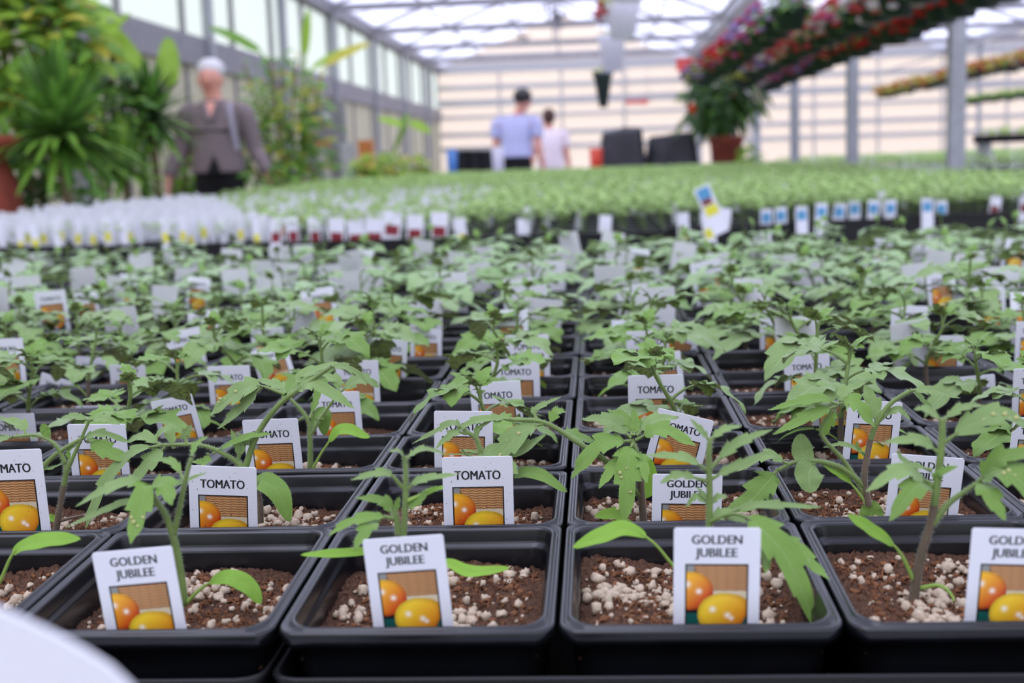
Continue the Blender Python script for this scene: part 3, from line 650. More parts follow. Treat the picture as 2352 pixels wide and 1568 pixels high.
       ([(705, 955), (660, 975), (620, 960)], 10, F_, 0, .0, .2), ([(712, 960), (730, 900), (725, 870)], 10, F_, 0, .01, .1)]),
}
GROUP_POT = 'tomato seedlings in black pots on the near bench'
GROUP_POT_FAR = 'blurred tomato seedlings at the back of the near bench'
def to_local(pt, Y, o): return at(pt[0], pt[1], Y) - o
def hand_plant(par, org, key):
    d = HAND[key]; Yc = org[1]
    if not d['st'] and not d['lf']: return
    for pts, r, m in d['st']:
        mb = MB(); P = spline([to_local(p, Yc, org) for p in pts], 26)
        rr = np.linspace(r * .00095, r * .00055, len(P)); h = len(P) // 2
        if m == 5:
            mb.tube(P[:h + 1], rr[:h + 1], 8, 5, False); mb.tube(P[h:], rr[h:], 8, 1, False)
        else: mb.tube(P, rr, 8, m)
        stemhairs(mb, P, rr, 620, 2); mb.obj('stem', MATS, par)
    for pts, hw, kind, m, dz, pet in d['lf']:
        mb = MB(); n = len(pts)
        W3 = [to_local(p, Yc + dz * (i / (n - 1)), org) for i, p in enumerate(pts)]
        P = spline(W3, 22); k = max(1, int(pet * (len(P) - 1)))
        z = (P[-1][1] + org[1] - CAM[1]); w = 1.12 * hw * z / FPX
        sm = 1 if m in (0, 3) else (m if m in (4, 5) else 1)
        mb.tube(P[:k + 2], np.linspace(.00085, .00045, k + 2), 6, sm, False)
        if sm == 1: stemhairs(mb, P[:k + 2], .0006, 25 + int(120 * pet), 2)
        if pet < .7:
            kk = kind if kind != 'lance' else 'serr'
            nh = (0, -.62, .78) if abs(P[-1][0] - P[k][0]) > abs(P[-1][2] - P[k][2]) * .6 else (0, -1, .35)
            blade(mb, P[k:], w, nh, kk, m, .16, hairs=0 if m == 4 else int(40 + hw * 4), rows=26, cols=7)
            if m != 4 and hw > 30 and rnd.random() < .7:
                for _ in range(5):
                    q = P[k + int(rnd.uniform(.3, .9) * (len(P) - k - 1))] + np.array([rnd.uniform(-.5, .5) * w, -.0006, .0004]); spot(mb, q, rnd.uniform(.0003, .0009))
        nm = 'cotyledon' if m == 4 else 'leaf'
        o = mb.obj(nm, MATS, par)
        if m == 4: o['label'] = 'bright yellow-green seed leaf'
allpots = {}
for j in range(16):
    y0, y1 = rowY[j] * S, rowY[j + 1] * S; yc = (y0 + y1) / 2; sy = (y1 - y0) / .0880
    cols = []
    for i in range(-14, 14):
        xc = (i + .5) * S * .985 + .001
        if abs(xc) > 1.1: continue
        xs = [proj((xc + a, yy, RZ))[0] for a in (-.043, .043) for yy in (y0, y1)]
        m_ = -8
        edge_side = 0 if (max(xs) > -m_ and min(xs) < 2352 + m_) else (-1 if max(xs) <= -m_ else 1)
        if not edge_side or (max(xs) > -120 and min(xs) < 2352 + 120): cols.append((i, xc, edge_side))
    q = -1
    for i, xc, edge_side in cols:
        if not edge_side: q += 1
        off = rnd.uniform(-.0008, .0008); org = np.array([xc + (0 if (i, j) in HAND else off), yc, RZ + rnd.uniform(-.0008, .0008) * (j > 0)])
        inside = 0
        if edge_side:
            lab = 'tomato seedling whose pot stands just past the ' + ('left' if edge_side < 0 else 'right') + f' frame edge in the {ORD[j] if j < 14 else "last"} row'; grp = 'tomato seedlings at the frame edges'
        elif j < 10:
            lab = f'tomato seedling, {NUM[q]} pot from the left in the {ORD[j]} row of black pots'; grp = GROUP_POT
        else:
            lab = 'blurred tomato seedling in a black pot near the back of the first bench'; grp = GROUP_POT_FAR
        spec = {(0, -1): 'drooping tomato seedling with a yellow-tipped leaf behind the leftmost full GOLDEN JUBILEE tag', (0, 0): 'slender tomato seedling with two flat bright seed leaves, second full pot of the front row',
                (0, 1): 'tomato seedling whose big spotted leaf hangs over the right front rim', (0, 2): 'tall tomato seedling in the right front pot beside the tag cut by the frame',
                (1, 1): 'star-shaped tomato seedling with one large leaf hanging straight down, second row', (1, 2): 'tomato seedling with a rounded leaf and an arching side branch, second row right',
                (1, -1): 'leggy tomato seedling leaning over the speckled TOMATO tag in the second row', (1, -2): 'purple-stemmed tomato seedling at the left frame edge, second row'}.get((j, i))
        t = thing('potted_tomato_seedling', spec or lab, 'seedling', org, 0, grp)
        o = link('pot', POT, t); o.scale = (.985, sy * .985, 1)
        if j < 6:
            s_ = SOILS[(i * 3 + j * 5) % 5]; dep = (.0150, .0135, .0165, .0140, .0155)[(i * 3 + j * 5) % 5]
            fl = rnd.choice((-1, 1)); a = link('soil', s_[0], t); c_ = link('perlite', s_[1], t); tag(c_, kind='stuff')
            for q_ in (a, c_): q_.scale = (fl * .985, sy * .985, 1)
        else:
            dep = .015; link('soil', SOIL_LO[0], t).scale = (.985, sy * .98, 1); p_ = link('perlite', SOIL_LO[1], t); p_.scale = (.985, sy * .98, 1); tag(p_, kind='stuff')
        if j == 0:
            for ch in t.children: ch.rotation_euler = (.035, 0, 0); ch.location.z = -.0006
        if (i, j) in HAND: hand_plant(t, org, (i, j))
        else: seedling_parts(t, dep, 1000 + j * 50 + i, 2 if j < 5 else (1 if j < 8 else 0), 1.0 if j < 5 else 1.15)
        if not edge_side: allpots[(i, j)] = (org, q)

# tags measured in the photo: row, top-left, top-right, bottom-left pixel, kind
TAGS = [(0, 210, 1265, 395, 1258, 243, 1460, 'G'), (0, 832, 1235, 1018, 1231, 857, 1443, 'G'), (0, 1548, 1213, 1748, 1211, 1547, 1435, 'G'), (0, 2233, 1217, 2432, 1212, 2218, 1430, 'G'),
 (1, -66, 1036, 92, 1030, -50, 1238, 'T'), (1, 433, 1067, 588, 1075, 435, 1232, 'T'), (1, 1015, 1050, 1177, 1047, 1018, 1218, 'T'), (1, 1499, 1088, 1660, 1090, 1497, 1212, 'G'), (1, 2050, 1042, 2215, 1052, 2035, 1203, 'G'),
 (2, 155, 972, 287, 976, 166, 1103, 'T'), (2, 555, 965, 684, 960, 566, 1088, 'T'), (2, 997, 943, 1132, 945, 997, 1083, 'T'), (2, 1513, 935, 1640, 968, 1485, 1060, 'T'), (2, 1948, 920, 2074, 922, 1932, 1068, 'T'), (2, 2328, 960, 2450, 960, 2315, 1060, 'T'),
 (3, -40, 945, 78, 955, -25, 1030, 'T'), (3, 345, 922, 440, 905, 372, 1018, 'T'), (3, 718, 902, 825, 898, 726, 1012, 'T'), (3, 1078, 880, 1195, 873, 1086, 1000, 'T'), (3, 1442, 862, 1570, 860, 1445, 980, 'T'), (3, 1868, 885, 1975, 885, 1872, 985, 'T'), (3, 2328, 845, 2440, 845, 2330, 960, 'T'),
 (4, 170, 932, 280, 932, 175, 990, 'G'), (4, 475, 842, 573, 838, 480, 925, 'T'), (4, 1127, 825, 1240, 825, 1130, 920, 'T'), (4, 1466, 818, 1562, 803, 1475, 905, 'T'), (4, 1800, 818, 1905, 812, 1805, 910, 'T'), (4, 2168, 870, 2285, 858, 2175, 960, 'T'), (4, 770, 830, 868, 826, 772, 920, 'T'),
 (5, 98, 850, 168, 884, 90, 935, 'T'), (5, 250, 838, 334, 838, 252, 890, 'G'), (5, 1160, 770, 1260, 768, 1165, 865, 'T'), (5, 1438, 762, 1536, 757, 1440, 860, 'T'), (5, 865, 780, 928, 778, 850, 860, 'T'), (5, 2112, 772, 2215, 770, 2110, 905, 'T'), (5, 2335, 740, 2420, 735, 2330, 840, 'T'),
 (6, 175, 818, 256, 822, 175, 890, 'T'), (6, 1535, 730, 1612, 765, 1510, 830, 'T'), (6, 560, 800, 630, 800, 560, 850, 'T'), (6, 945, 755, 1010, 755, 945, 825, 'T'), (6, 1745, 730, 1830, 730, 1750, 810, 'T'), (6, 2060, 765, 2135, 762, 2060, 850, 'T')]
GROUP_TAG = 'white plant tags standing in the near pots'
cnt = {}
LOOKX = {210: 0, 832: 1, 1548: 2, 2233: 3, 433: 5, 1015: 6}
TAGS.sort(key=lambda q: (q[0], q[1]))
TEXTN = {'G': 'GOLDEN JUBILEE', 'T': 'TOMATO', 'B': 'blank'}
LOOK = {0: 'leaning leftmost of the front row', 1: 'in the second full pot of the front row', 2: 'upright, beside the big hanging leaf in the front row', 3: 'cut by the right frame edge in the front row',
        5: 'speckled with dirt beside the leggy seedling', 6: 'centre of the second row, dirt specks on its tomatoes'}
for k, (j, xl, yl, xr, yr, xb, yb, kd) in enumerate(TAGS):
    Y = rowY[j] * S + .0082
    a = at(xl, yl, Y); b_ = at(xr, yr, Y); c_ = at(xb, yb, Y)
    w = np.linalg.norm((b_ - a)); sc = w / .0262; mid = (a + b_) / 2
    roll = -math.atan2(b_[2] - a[2], b_[0] - a[0])
    rz = rnd.uniform(-.06, .06) if j else 0
    q = cnt[j] = cnt.get(j, -1) + 1
    base = f'white {TEXTN[kd]} picture tag, ' + (LOOK[LOOKX[xl]] if xl in LOOKX else f'{NUM[q]} from the left in the {ORD[j]} row of pots')
    sc = min(max(sc, .88), 1.08)
    roll = (roll + math.atan2(c_[0] - a[0], a[2] - c_[2]) * -1) / 2 if j else -math.atan2(c_[0] - a[0], a[2] - c_[2]) * .8 + roll * .2
    make_tag(mid, roll, rz, rnd.uniform(.07, .12), kd, base, GROUP_TAG, sc, j in (1, 2) and xl < 1200)
# the blurred tags further back
n_far = 0
for (i, j), (org, q) in allpots.items():
    if j < 5 or rnd.random() > (.84 if j < 12 else .6): continue
    if j in (5, 6) and any(abs(proj(org)[0] - (t_[1] + t_[3]) / 2) < 75 and abs(t_[0] - j) < 1 for t_ in TAGS): continue
    left = org[0] < .25 and j > 6
    kd = rnd.choice('BBBT') if (left and j > 6) else rnd.choice('TTTB' if j < 9 else 'TBB')
    lab = f'small out-of-focus white tag in the {ORD[j]} row, {NUM[q]} pot from the left' if j < 10 else 'blurred white tag among the seedlings at the back of the near bench'
    y0 = rowY[j] * S
    make_tag((org[0] + rnd.uniform(-.02, .02), y0 + .008 + rnd.uniform(0, .012), RZ + rnd.uniform(.022, .036) + (.006 if left else 0)), rnd.gauss(0, .1), rnd.uniform(-.3, .3), rnd.uniform(-.15, .1), kd, lab,
             'out-of-focus white tags further back on the near bench', rnd.uniform(.9, 1.1) * (1.08 if kd == 'B' and j > 6 else 1)); n_far += 1

# black carrying trays under the pots
def carry_tray(x0, x1, y0, y1, label):
    b = MB(); z0, z1 = RZ - .083, RZ - .0135
    w, d = (x1 - x0) / 2 - .0006, (y1 - y0) / 2 - .0004
    rings = [(w - .004, z0), (w - .0015, z1 - .004), (w, z1), (w - .0008, z1 + .0008), (w - .002, z1), (w - .005, z0 + .003)]
    V = [(x, y, z) for h, z in rings for x, y in rrect(h, h - w + d, .008, 3)]; n = 16
    F = [(i * n + k, i * n + (k + 1) % n, (i + 1) * n + (k + 1) % n, (i + 1) * n + k) for i in range(5) for k in range(n)] + [tuple(range(n))[::-1], tuple(5 * n + k for k in range(n))]
    b.add(V, F); o = b.obj('carrying_tray', ['blacktray']); o.location = ((x0 + x1) / 2, (y0 + y1) / 2, 0)
    return tag(o, label, 'tray', 'black trays under the near pots')
y_ = rowY[0] * S - .013; trays = [(0, 6), (6, 12), (12, 16)]
for a_, b2 in trays:
    ya = rowY[a_] * S - (.0085 if a_ == 0 else 0); yb_ = rowY[b2] * S
    for k in range(-4, 4):
        xa, xb_ = k * 3 * S * .985, (k + 1) * 3 * S * .985
        xs = [proj((x, yb_, RZ))[0] for x in (xa, xb_)]
        if xs[1] < -50 or xs[0] > 2400: continue
        carry_tray(xa, xb_, ya, yb_, 'black carrying tray under the tomato pots' if a_ else 'black carrying tray whose lip shows below the front pots')

# white stake label close to the lens, standing in its own pot on the bench
t = thing('stake_label', 'blurred white rounded plastic label filling the bottom left corner', 'plant tag', (0, 0, 0))
mb = MB(); Yn = CAM[1] + .170
ol = [at(x, y, Yn) for x, y in ((-160, 1330), (-60, 1372), (0, 1398), (70, 1428), (140, 1462), (200, 1495), (255, 1530), (300, 1572), (330, 1630), (335, 1720), (330, 1900))]
ol += [np.array([ol[-1][0] - .012, Yn, RZ - .02]), np.array([ol[-1][0] - .02, Yn, RZ - .02]), np.array([ol[0][0], Yn, ol[-1][2]])]
n = len(ol); mb.add([p + [0, -.0005, 0] for p in ol] + [p + [0, .0005, 0] for p in ol], [tuple(range(n)), tuple(range(n, 2 * n))[::-1]] + [(k, n + k, n + (k + 1) % n, (k + 1) % n) for k in range(n)])
mb.obj('label_card', ['tag'], t, False)
sx = float(ol[-3][0] - .016); 
pt = thing('plant_pot', 'black pot below the frame holding the blurred white corner label', 'pot', (sx, Yn, RZ - .008))
link('pot', POT, pt); o = link('soil', SOIL_LO[0], pt)

# ------------------------------------------------------------------ second bench: packs of seedlings and their tags
def pack_mesh(w, d, h):
    b = MB(); b.box(-w / 2, w / 2, -d / 2, d / 2, -h, -.004)
    for i in range(4):
        x = -w / 2 + i * w / 3
        b.box(x - .003, x + .003, -d / 2, d / 2, -.004, 0)
    for i in range(3):
        y = -d / 2 + i * d / 2; b.box(-w / 2, w / 2, y - .003, y + .003, -.004, 0)
    return b.mesh('seedling_tray', ['blacktray'], False)
TW, TD = .27, .27
PACK = pack_mesh(TW, TD, .06)
def frontY(x): return 2.42 + (.16 * (-(x + .5)) if x < -.5 else 0) + (.42 * (x - .1) if x > .1 else 0)
nt_ = 0; TRM = MB()
for r in range(34):
    for c in range(13):
        x = -1.53 + c * (TW + .004); y = frontY(x) + .14 + r * (TD + .005)
        if x > 1.8 or y > 11.8: continue
        if r > 4 and proj((x - .14, y, RZ))[0] > 2360: continue
        if nt_ > 230: TRM.box(x - TW / 2, x + TW / 2, y - TD / 2, y + TD / 2, RZ - .08, RZ - .02); nt_ += 1; continue
        o = link('seedling_tray', PACK); o.location = (x, y, RZ - .02 + .0); o.rotation_euler = (0, 0, 0)
        tag(o, 'front-edge black seedling tray of the second bench' if r == 0 else 'black seedling tray hidden among the green seedlings of the second bench', 'tray', 'black seedling trays on the second bench'); nt_ += 1
tag(TRM.obj('seedling_trays', ['blacktray'], smooth=False), 'remaining black seedling trays at the far end of the second bench', 'trays', kind='stuff')
def mini_seedling(seed, H=.05, n=5, w=.008, L=.03, mat_i=0):
    R = random.Random(seed); mb = MB(); mb.tube([(0, 0, -.016), (R.uniform(-.003, .003), 0, H * .5), (0, 0, H)], .0008, 4, 1, False)
    for k in range(n):
        a = k * 2.4 + R.random(); h = H * (.45 + .55 * k / (n - 1)); d = np.array([math.cos(a), math.sin(a), 0]); l_ = L * R.uniform(.7, 1.1)
        blade(mb, bez((0, 0, h), d * l_ * .5 + [0, 0, h + l_ * .35], d * l_ + [0, 0, h - l_ * R.uniform(-.2, .2)], 5), w, (0, 0, 1), 'cot', mat_i, .15, rows=5, cols=3)
    return mb
MINI = [mini_seedling(i) for i in range(5)]
MINIM = [m_.mesh('seedling', ['leaf_far', 'stem']) for m_ in MINI]
SPX, SPY = .045, .046
spots = []
for c in range(int(3.4 / SPX)):
    x = -1.64 + c * SPX
    y = frontY(x) + .03
    while y < 11.8:
        p = proj((x, y, RZ + .03))
        if -25 < p[0] < 2380 and not (4.5 < y < 4.72 and x < -.8): spots.append((y, x, p))
        y += SPY * (1 if y < 4.5 else 1.5)
spots.sort()
def white_zone(x, y): return x < -.64 - (y - 2.5) * .36 and y < 5.4
def mix_zone(x, y): return not white_zone(x, y) and x < -.22 - (y - 2.4) * .03 and y < 5.6
ind = 0; stuff = MB(); stags = {}
itag = 0
def small_tag_mesh(name, low, frac, w=.018, up='tag'):
    mb = MB(); h = .075
    mb.box(-w / 2, w / 2, -.0003, .0003, -h, 0, 0)
    mb.box(-w * .38, w * .38, -.0005, -.0003, -h * frac - .022, -h * frac, 1)
    return mb, [up, low]
KINDS = {'white': small_tag_mesh('w', 'tag', .4), 'yellow': small_tag_mesh('y', 'yellowprint', .48), 'red': small_tag_mesh('r', 'redprint', .42, .026), 'orange': small_tag_mesh('o', 'orangeprint', .25), 'blue': small_tag_mesh('b', 'blueprint', .12), 'brown': small_tag_mesh('p', 'brownprint', .3)}
KM = {k: v[0].mesh('seed_tag', v[1], False) for k, v in KINDS.items()}
ALLT = MB(); allm = []
TL = {'white': 'plain white seed tag standing in the dense white patch at left on the second bench', 'yellow': 'white seed tag with a yellow lower print on the second bench edge', 'red': 'white seed tag with dark red print at the near edge of the second bench',
      'orange': 'white seed tag with a small orange picture on the second bench', 'blue': 'white seed tag with blue print along the right front edge of the second bench', 'brown': 'white seed tag with brownish print at the far right of the second bench edge'}
for y, x, p in spots:
    jx, jy = rnd.uniform(-.008, .008), rnd.uniform(-.008, .008)
    wz, mz = white_zone(x, y), mix_zone(x, y)
    edge = y < frontY(x) + .06
    kd = None; top = RZ + .045
    if wz:
        kd = 'yellow' if y < frontY(x) + .1 and rnd.random() < .8 else 'white'; top = RZ + rnd.uniform(.028, .052)
        if rnd.random() < .28: kd = None
    elif mz:
        if edge: kd = ('yellow' if x < -.62 else 'red') if rnd.random() < .75 else 'white'
        elif rnd.random() < .2: kd = rnd.choice(('white', 'white', 'white', 'orange'))
        top = RZ + rnd.uniform(.022, .042)
    elif edge:
        kd = 'yellow' if x < .4 else ('blue' if x < .95 else 'brown')
        if rnd.random() < .35: kd = None
        top = RZ + rnd.uniform(.010, .022)
    elif rnd.random() < (.05 if y < 4.5 else .10 if y < 7 else .05): kd = 'white'; top = RZ + rnd.uniform(.02, .04)
    if kd:
        rz, ro = rnd.uniform(-.35, .35), rnd.gauss(0, .08)
        if itag < 300:
            o = link('seed_tag', KM[kd]); o.scale.x = 1.5 if edge and x > -.5 else 1; o.location = (x + jx, y - .012, top); o.rotation_euler = (0, ro, rz)
            tag(o, TL[kd], 'plant tag', 'small seed tags on the second bench'); itag += 1
        else:
            T = np.array(Matrix.Translation((x + jx, y - .012, top)) @ Matrix.Rotation(rz, 4, 'Z') @ Matrix.Rotation(ro, 4, 'Y'))
            mo = {'white': 0, 'yellow': 2, 'red': 4, 'orange': 6, 'blue': 8, 'brown': 10}[kd]; ALLT.merge(KINDS[kd][0], T, mo)
    small = wz or mz
    s = rnd.uniform(.55, .8) if wz else rnd.uniform(.7, 1.0) if mz else rnd.uniform(.85, 1.25)
    if wz and rnd.random() < .35: continue
    if y > 7: s *= 1.2
    k = rnd.randrange(5); a = rnd.uniform(0, 6.28)
    if ind < 300:
        o = link('seedling', MINIM[k]); o.location = (x + jx, y + jy, RZ - .018 + .016 * s * .4); o.rotation_euler = (0, 0, a); o.scale = (s, s, s)
        tag(o, 'tiny green seedling in the nearest rows of the second bench', 'seedling', 'small seedlings on the second bench'); ind += 1
    else:
        T = np.array(Matrix.Translation((x + jx, y + jy, RZ - .018)) @ Matrix.Rotation(a, 4, 'Z') @ Matrix.Scale(s, 4)); stuff.merge(MINI[k], T, arnd=rnd.random())
tag(stuff.obj('seedlings', ['leaf_far', 'stem']), 'mass of light green seedlings covering the second bench to its far end', 'seedlings', kind='stuff')
tag(ALLT.obj('seed_tags', [m_ for k in ('white', 'yellow', 'red', 'orange', 'blue', 'brown') for m_ in KINDS[k][1]], smooth=False), 'mass of small white seed tags deeper on the second bench', 'plant tags', kind='stuff')
# one larger tilted tag standing above the bench edge
t = thing('seed_packet_tag', 'larger tilted tag with blue, red and yellow print above the second bench edge', 'plant tag', at(1625, 462, 2.44), 0)
b = MB(); b.box(-.018, .018, -.0004, .0004, -.075, .034); o = b.obj('card', ['tag'], t, False)
b = MB(); b.box(-.014, .014, -.0007, -.0004, .006, .03, 0); b.box(-.013, .010, -.0007, -.0004, -.008, .006, 1); b.box(-.014, .014, -.0007, -.0004, -.032, -.010, 2); b.obj('picture', ['blueprint', 'brownprint', 'yellowprint'], t, False)
t.rotation_euler = (0, -.42, 0)

# ------------------------------------------------------------------ plants at the left and hanging baskets
def cyl_pot(name, mat_, parent, r, h, loc=(0, 0, 0), soil=True):
    mb = MB(); mb.lathe([(.0, 0), (r * .74, 0), (r * .95, h * .86), (r * 1.04, h * .87), (r * 1.04, h), (r * .93, h), (r * .9, h * .9), (0, h * .88)], seg=20)
    o = mb.obj(name, [mat_], parent); o.location = loc; return o
def foliage(cen, rad, n, L, w, seed, kind='cot', droop=.3, shell=.35, nm=1, rows=5):
    R = np.random.RandomState(seed); mb = MB()
    for k in range(n):
        d = R.normal(size=3); d /= np.linalg.norm(d); q = d * np.array(rad) * R.uniform(shell, 1)
        p = np.array(cen) + q; a = R.uniform(0, 2 * PI); o = np.array([math.cos(a), math.sin(a), R.uniform(-.4, .6)]) * .7 + d * .5; o /= np.linalg.norm(o); l_ = L * R.uniform(.6, 1.2)
        blade(mb, bez(p, p + o * l_ * .5 + [0, 0, l_ * .12], p + o * l_ - [0, 0, l_ * droop], 5), w * R.uniform(.7, 1.2), (R.uniform(-.4, .4), -.5, .8), kind, R.randint(nm), .15, rv=R.rand(), rows=rows, cols=3, ripple=.03)
    return mb
def floor_pt(px_, Y): p = at(px_, 380, Y); return np.array([p[0], p[1], 0.0])
def rosette(px_, py_, Y, L, n, label, mats, seed, potr=.14, w=.02):
    base = floor_pt(px_, Y); top = at(px_, py_, Y)[2]
    t = thing('dracaena', label, 'plant', base); R = random.Random(seed)
    cyl_pot('pot', 'blackplastic', t, potr, .26)
    mb = MB(); mb.tube(spline([(0, 0, .2), (.02, 0, top * .6), (0, 0, top)], 12), np.linspace(.03, .02, 13)[:len(spline([(0, 0, .2), (.02, 0, top * .6), (0, 0, top)], 12))], 8); mb.obj('trunk', ['bark'], t)
    mb = MB()
    for k in range(n):
        a = k * 2.39996; e = math.radians(82 - 105 * (k / n)) + R.uniform(-.15, .15); l_ = L * R.uniform(.8, 1.1)
        d = np.array([math.cos(a) * math.cos(e), math.sin(a) * math.cos(e), math.sin(e)]); p = np.array([0, 0, top + .05 * (1 - k / n)])
        blade(mb, bez(p, p + d * l_ * .6, p + d * l_ - [0, 0, l_ * .28 * math.cos(e)], 7), w, (0, 0, 1), 'sword', R.randrange(len(mats)), .3, rows=7, cols=3, ripple=0)
    mb.obj('foliage', mats, t); return t
rosette(142, 325, 5.1, .42, 170, 'large spiky dracaena with a pale trunk, nearest the left frame edge', ['fol_mid', 'fol_dark', 'fol_mid'], 3)
rosette(352, 285, 6.3, .30, 130, 'dark spiky dracaena standing left of the white-haired person', ['fol_dark', 'fol_deep', 'fol_mid'], 4)
rosette(285, 400, 6.0, .26, 60, 'low lime-leaved dracaena between the two taller ones', ['fol_lime', 'fol_mid'], 5)
def shrub(px_, Y, z0, z1, rx, n, L, w, mats, label, seed, name='shrub', stems=5, kind='cot', pot=True, lift=0):
    base = floor_pt(px_, Y); base[2] = lift; z0 -= lift; z1 -= lift; t = thing(name, label, 'plant', base); R = random.Random(seed)
    ph = .1 if lift else .2; cyl_pot('pot', 'blackplastic', t, .07 if lift else .15, .1 if lift else .26)
    mb = MB()
    for k in range(stems):
        a = R.uniform(0, 6.28); mb.tube(spline([(0, 0, ph * .8), (math.cos(a) * rx * .3, math.sin(a) * rx * .3, (z0 + z1) / 2), (math.cos(a) * rx * .7, math.sin(a) * rx * .7, z1 - .1)], 10), .009, 5)
    mb.obj('stem', ['bark'], t)
    foliage((0, 0, (z0 + z1) / 2), (rx, rx * .8, (z1 - z0) / 2), n, L, w, seed, kind, nm=len(mats)).obj('foliage', mats, t); return t
shrub(75, 5.8, 1.15, 1.95, .38, 640, .17, .032, ['fol_lime', 'fol_mid', 'fol_yellow', 'fol_dark', 'fol_lime'], 'tall yellow and green croton shrub filling the top left corner', 31, 'croton')
shrub(225, 6.2, .95, 1.5, .3, 420, .14, .02, ['fol_dark', 'fol_mid', 'fol_deep'], 'dark bushy shrub behind the two dracaenas', 32)
shrub(70, 5.55, .3, 1.15, .33, 380, .16, .022, ['fol_dark', 'fol_deep', 'fol_mid'], 'low dark shrub behind the terracotta urn', 33)
shrub(412, 9.75, .55, 1.2, .27, 330, .13, .02, ['fol_dark', 'fol_mid', 'fol_lime'], 'leafy shrub at knee height beside the woman', 34)
shrub(655, 9.5, .45, 1.80, .38, 1000, .12, .017, ['fol_mid', 'fol_dark', 'fol_yellow', 'fol_mid'], 'tall feathery green bush right of the woman', 35, 'bushy_tree')
shrub(640, 8.9, .3, .95, .3, 260, .12, .02, ['fol_dark', 'fol_mid'], 'low green shrub under the feathery bush', 36)
def broad(px_, Y, leaves, label, seed, mats=('fol_lime', 'fol_mid', 'fol_yellow')):
    base = floor_pt(px_, Y); t = thing('banana_plant', label, 'plant', base)
    cyl_pot('pot', 'blackplastic', t, .14, .3)
    mb = MB(); mb.tube([(0, 0, .2), (.01, 0, .6), (0, 0, 1.0)], [.045, .04, .03], 8); mb.obj('stem', ['fol_mid'], t)
    for (ax, ay, tx, ty, w, m, dy) in leaves:
        a = at(ax, ay, base[1]) - base; b2 = at(tx, ty, base[1] + dy) - base
        mb = MB(); mb.tube(bez((0, 0, .95), (a * .5 + np.array([0, 0, .5])), a, 8), .011, 5, m)
        mid = (a + b2) / 2 + np.array([0, 0, np.linalg.norm(b2 - a) * .08])
        blade(mb, bez(a, mid, b2, 10), w, (0, -.8, .6), 'banana', m, .12, rows=14, cols=5, ripple=.05); mb.obj('leaf', list(mats), t)
broad(330, 6.5, [(215, 115, 300, 30, .035, 0, 0), (390, 205, 385, 85, .06, 0, .1), (320, 160, 180, 175, .035, 1, .0), (320, 170, 225, 95, .035, 2, .1), (330, 160, 190, 20, .05, 0, .1), (350, 190, 330, 250, .03, 2, -.1)], 'banana plant with upright paddle leaves behind the dracaenas', 1)
broad(690, 9.6, [(700, 130, 708, 20, .035, 0, 0), (745, 150, 850, 100, .045, 2, 0), (600, 120, 478, 62, .04, 1, 0), (715, 160, 800, 110, .03, 0, .1), (590, 300, 650, 270, .045, 0, -.2)], 'banana plant with one yellowing leaf rising over the feathery bush', 2)
broad(896, 12.2, [(930, 290, 865, 272, .04, 0, 0), (940, 280, 990, 305, .05, 0, 0), (925, 285, 940, 262, .03, 1, 0)], 'young plant with broad lime leaves right of the grey cabinet', 3)
for k, (px_, Y, z1, r_) in enumerate(((846, 8.9, 1.0, .13), (893, 9.5, 1.0, .13), (950, 10.1, .98, .13))):
    shrub(px_, Y, .80, z1, r_, 120, .09, .014, ['fol_lime', 'fol_yellow', 'fol_mid'], ('low lime-green potted plant nearest the grey cabinet', 'low yellow-green potted plant in the middle of three', 'low lime-green potted plant closest to the black crates')[k], 50 + k, 'potted_plant', 3, lift=RZ - .085)
# urn
t = thing('terracotta_urn', 'rust-coloured terracotta urn at the left frame edge', 'urn', floor_pt(-48, 4.9)); b = MB()
b.lathe([(0, 0), (.16, 0), (.12, .1), (.13, .3), (.17, .7), (.15, .9), (.11, .98), (.12, 1.02)], seg=28); b.obj('body', ['terracotta'], t)
b = MB(); b.lathe([(.10, 1.0), (.17, 1.05), (.18, 1.09), (.165, 1.09), (.14, 1.05), (0, 1.03)], seg=28); b.obj('rim', ['terracotta'], t)
foliage((0, 0, 1.16), (.12, .12, .1), 50, .12, .016, 60, nm=2).obj('foliage', ['fol_mid', 'fol_lime'], t)
# cabinet and clutter along the left wall
p = floor_pt(757, 11.6); t = thing('control_cabinet', 'grey steel cabinet standing behind the feathery bush', 'cabinet', p); b = MB(); b.box(-.16, .16, -.1, .1, 0, 1.50); b.obj('body', ['greysteel'], t, False)
b = MB(); b.box(-.14, .14, -.112, -.1, .9, 1.46); o = b.obj('door', ['greysteel'], t, False); b = MB(); b.box(.1, .12, -.13, -.112, 1.1, 1.2); b.obj('handle', ['steel'], o, False)
b = MB(); b.lathe([(0, 0), (.045, .01), (.05, .03), (0, .03)], seg=16); o = b.obj('dial', ['whitebar'], t); o.rotation_euler = (PI / 2, 0, 0); o.location = (0.02, -.11, 1.35)
t = thing('bench', 'low grey potting bench by the left wall', 'bench', floor_pt(772, 11.0)); b = MB(); b.box(-.36, .36, -.25, .25, .78, .82); b.obj('bench_top', ['greysteel'], t, False)
for i in (-1, 1):
    for j in (-1, 1): b = MB(); b.box(i * .33 - .02, i * .33 + .02, j * .21 - .02, j * .21 + .02, 0, .78); b.obj('leg', ['steel'], t, False)
def benchbox(px_, py0, py1, Y, w, mats, name, label, cat):
    a = at(px_, py1, Y); h = at(px_, py0, Y)[2] - .82; t = thing(name, label, cat, (a[0], a[1], .82)); b = MB(); b.box(-w / 2, w / 2, -w / 2, w / 2, 0, h * .8); b.obj('body', [mats[0]], t, False)
    b = MB(); b.box(-w / 2 - .004, w / 2 + .004, -w / 2 - .004, w / 2 + .004, h * .8, h); b.obj('lid', [mats[1]], t, False)
benchbox(742, 318, 365, 10.95, .11, ('whitebar', 'redsign'), 'storage_box', 'white box with a red lid on the potting bench', 'box')
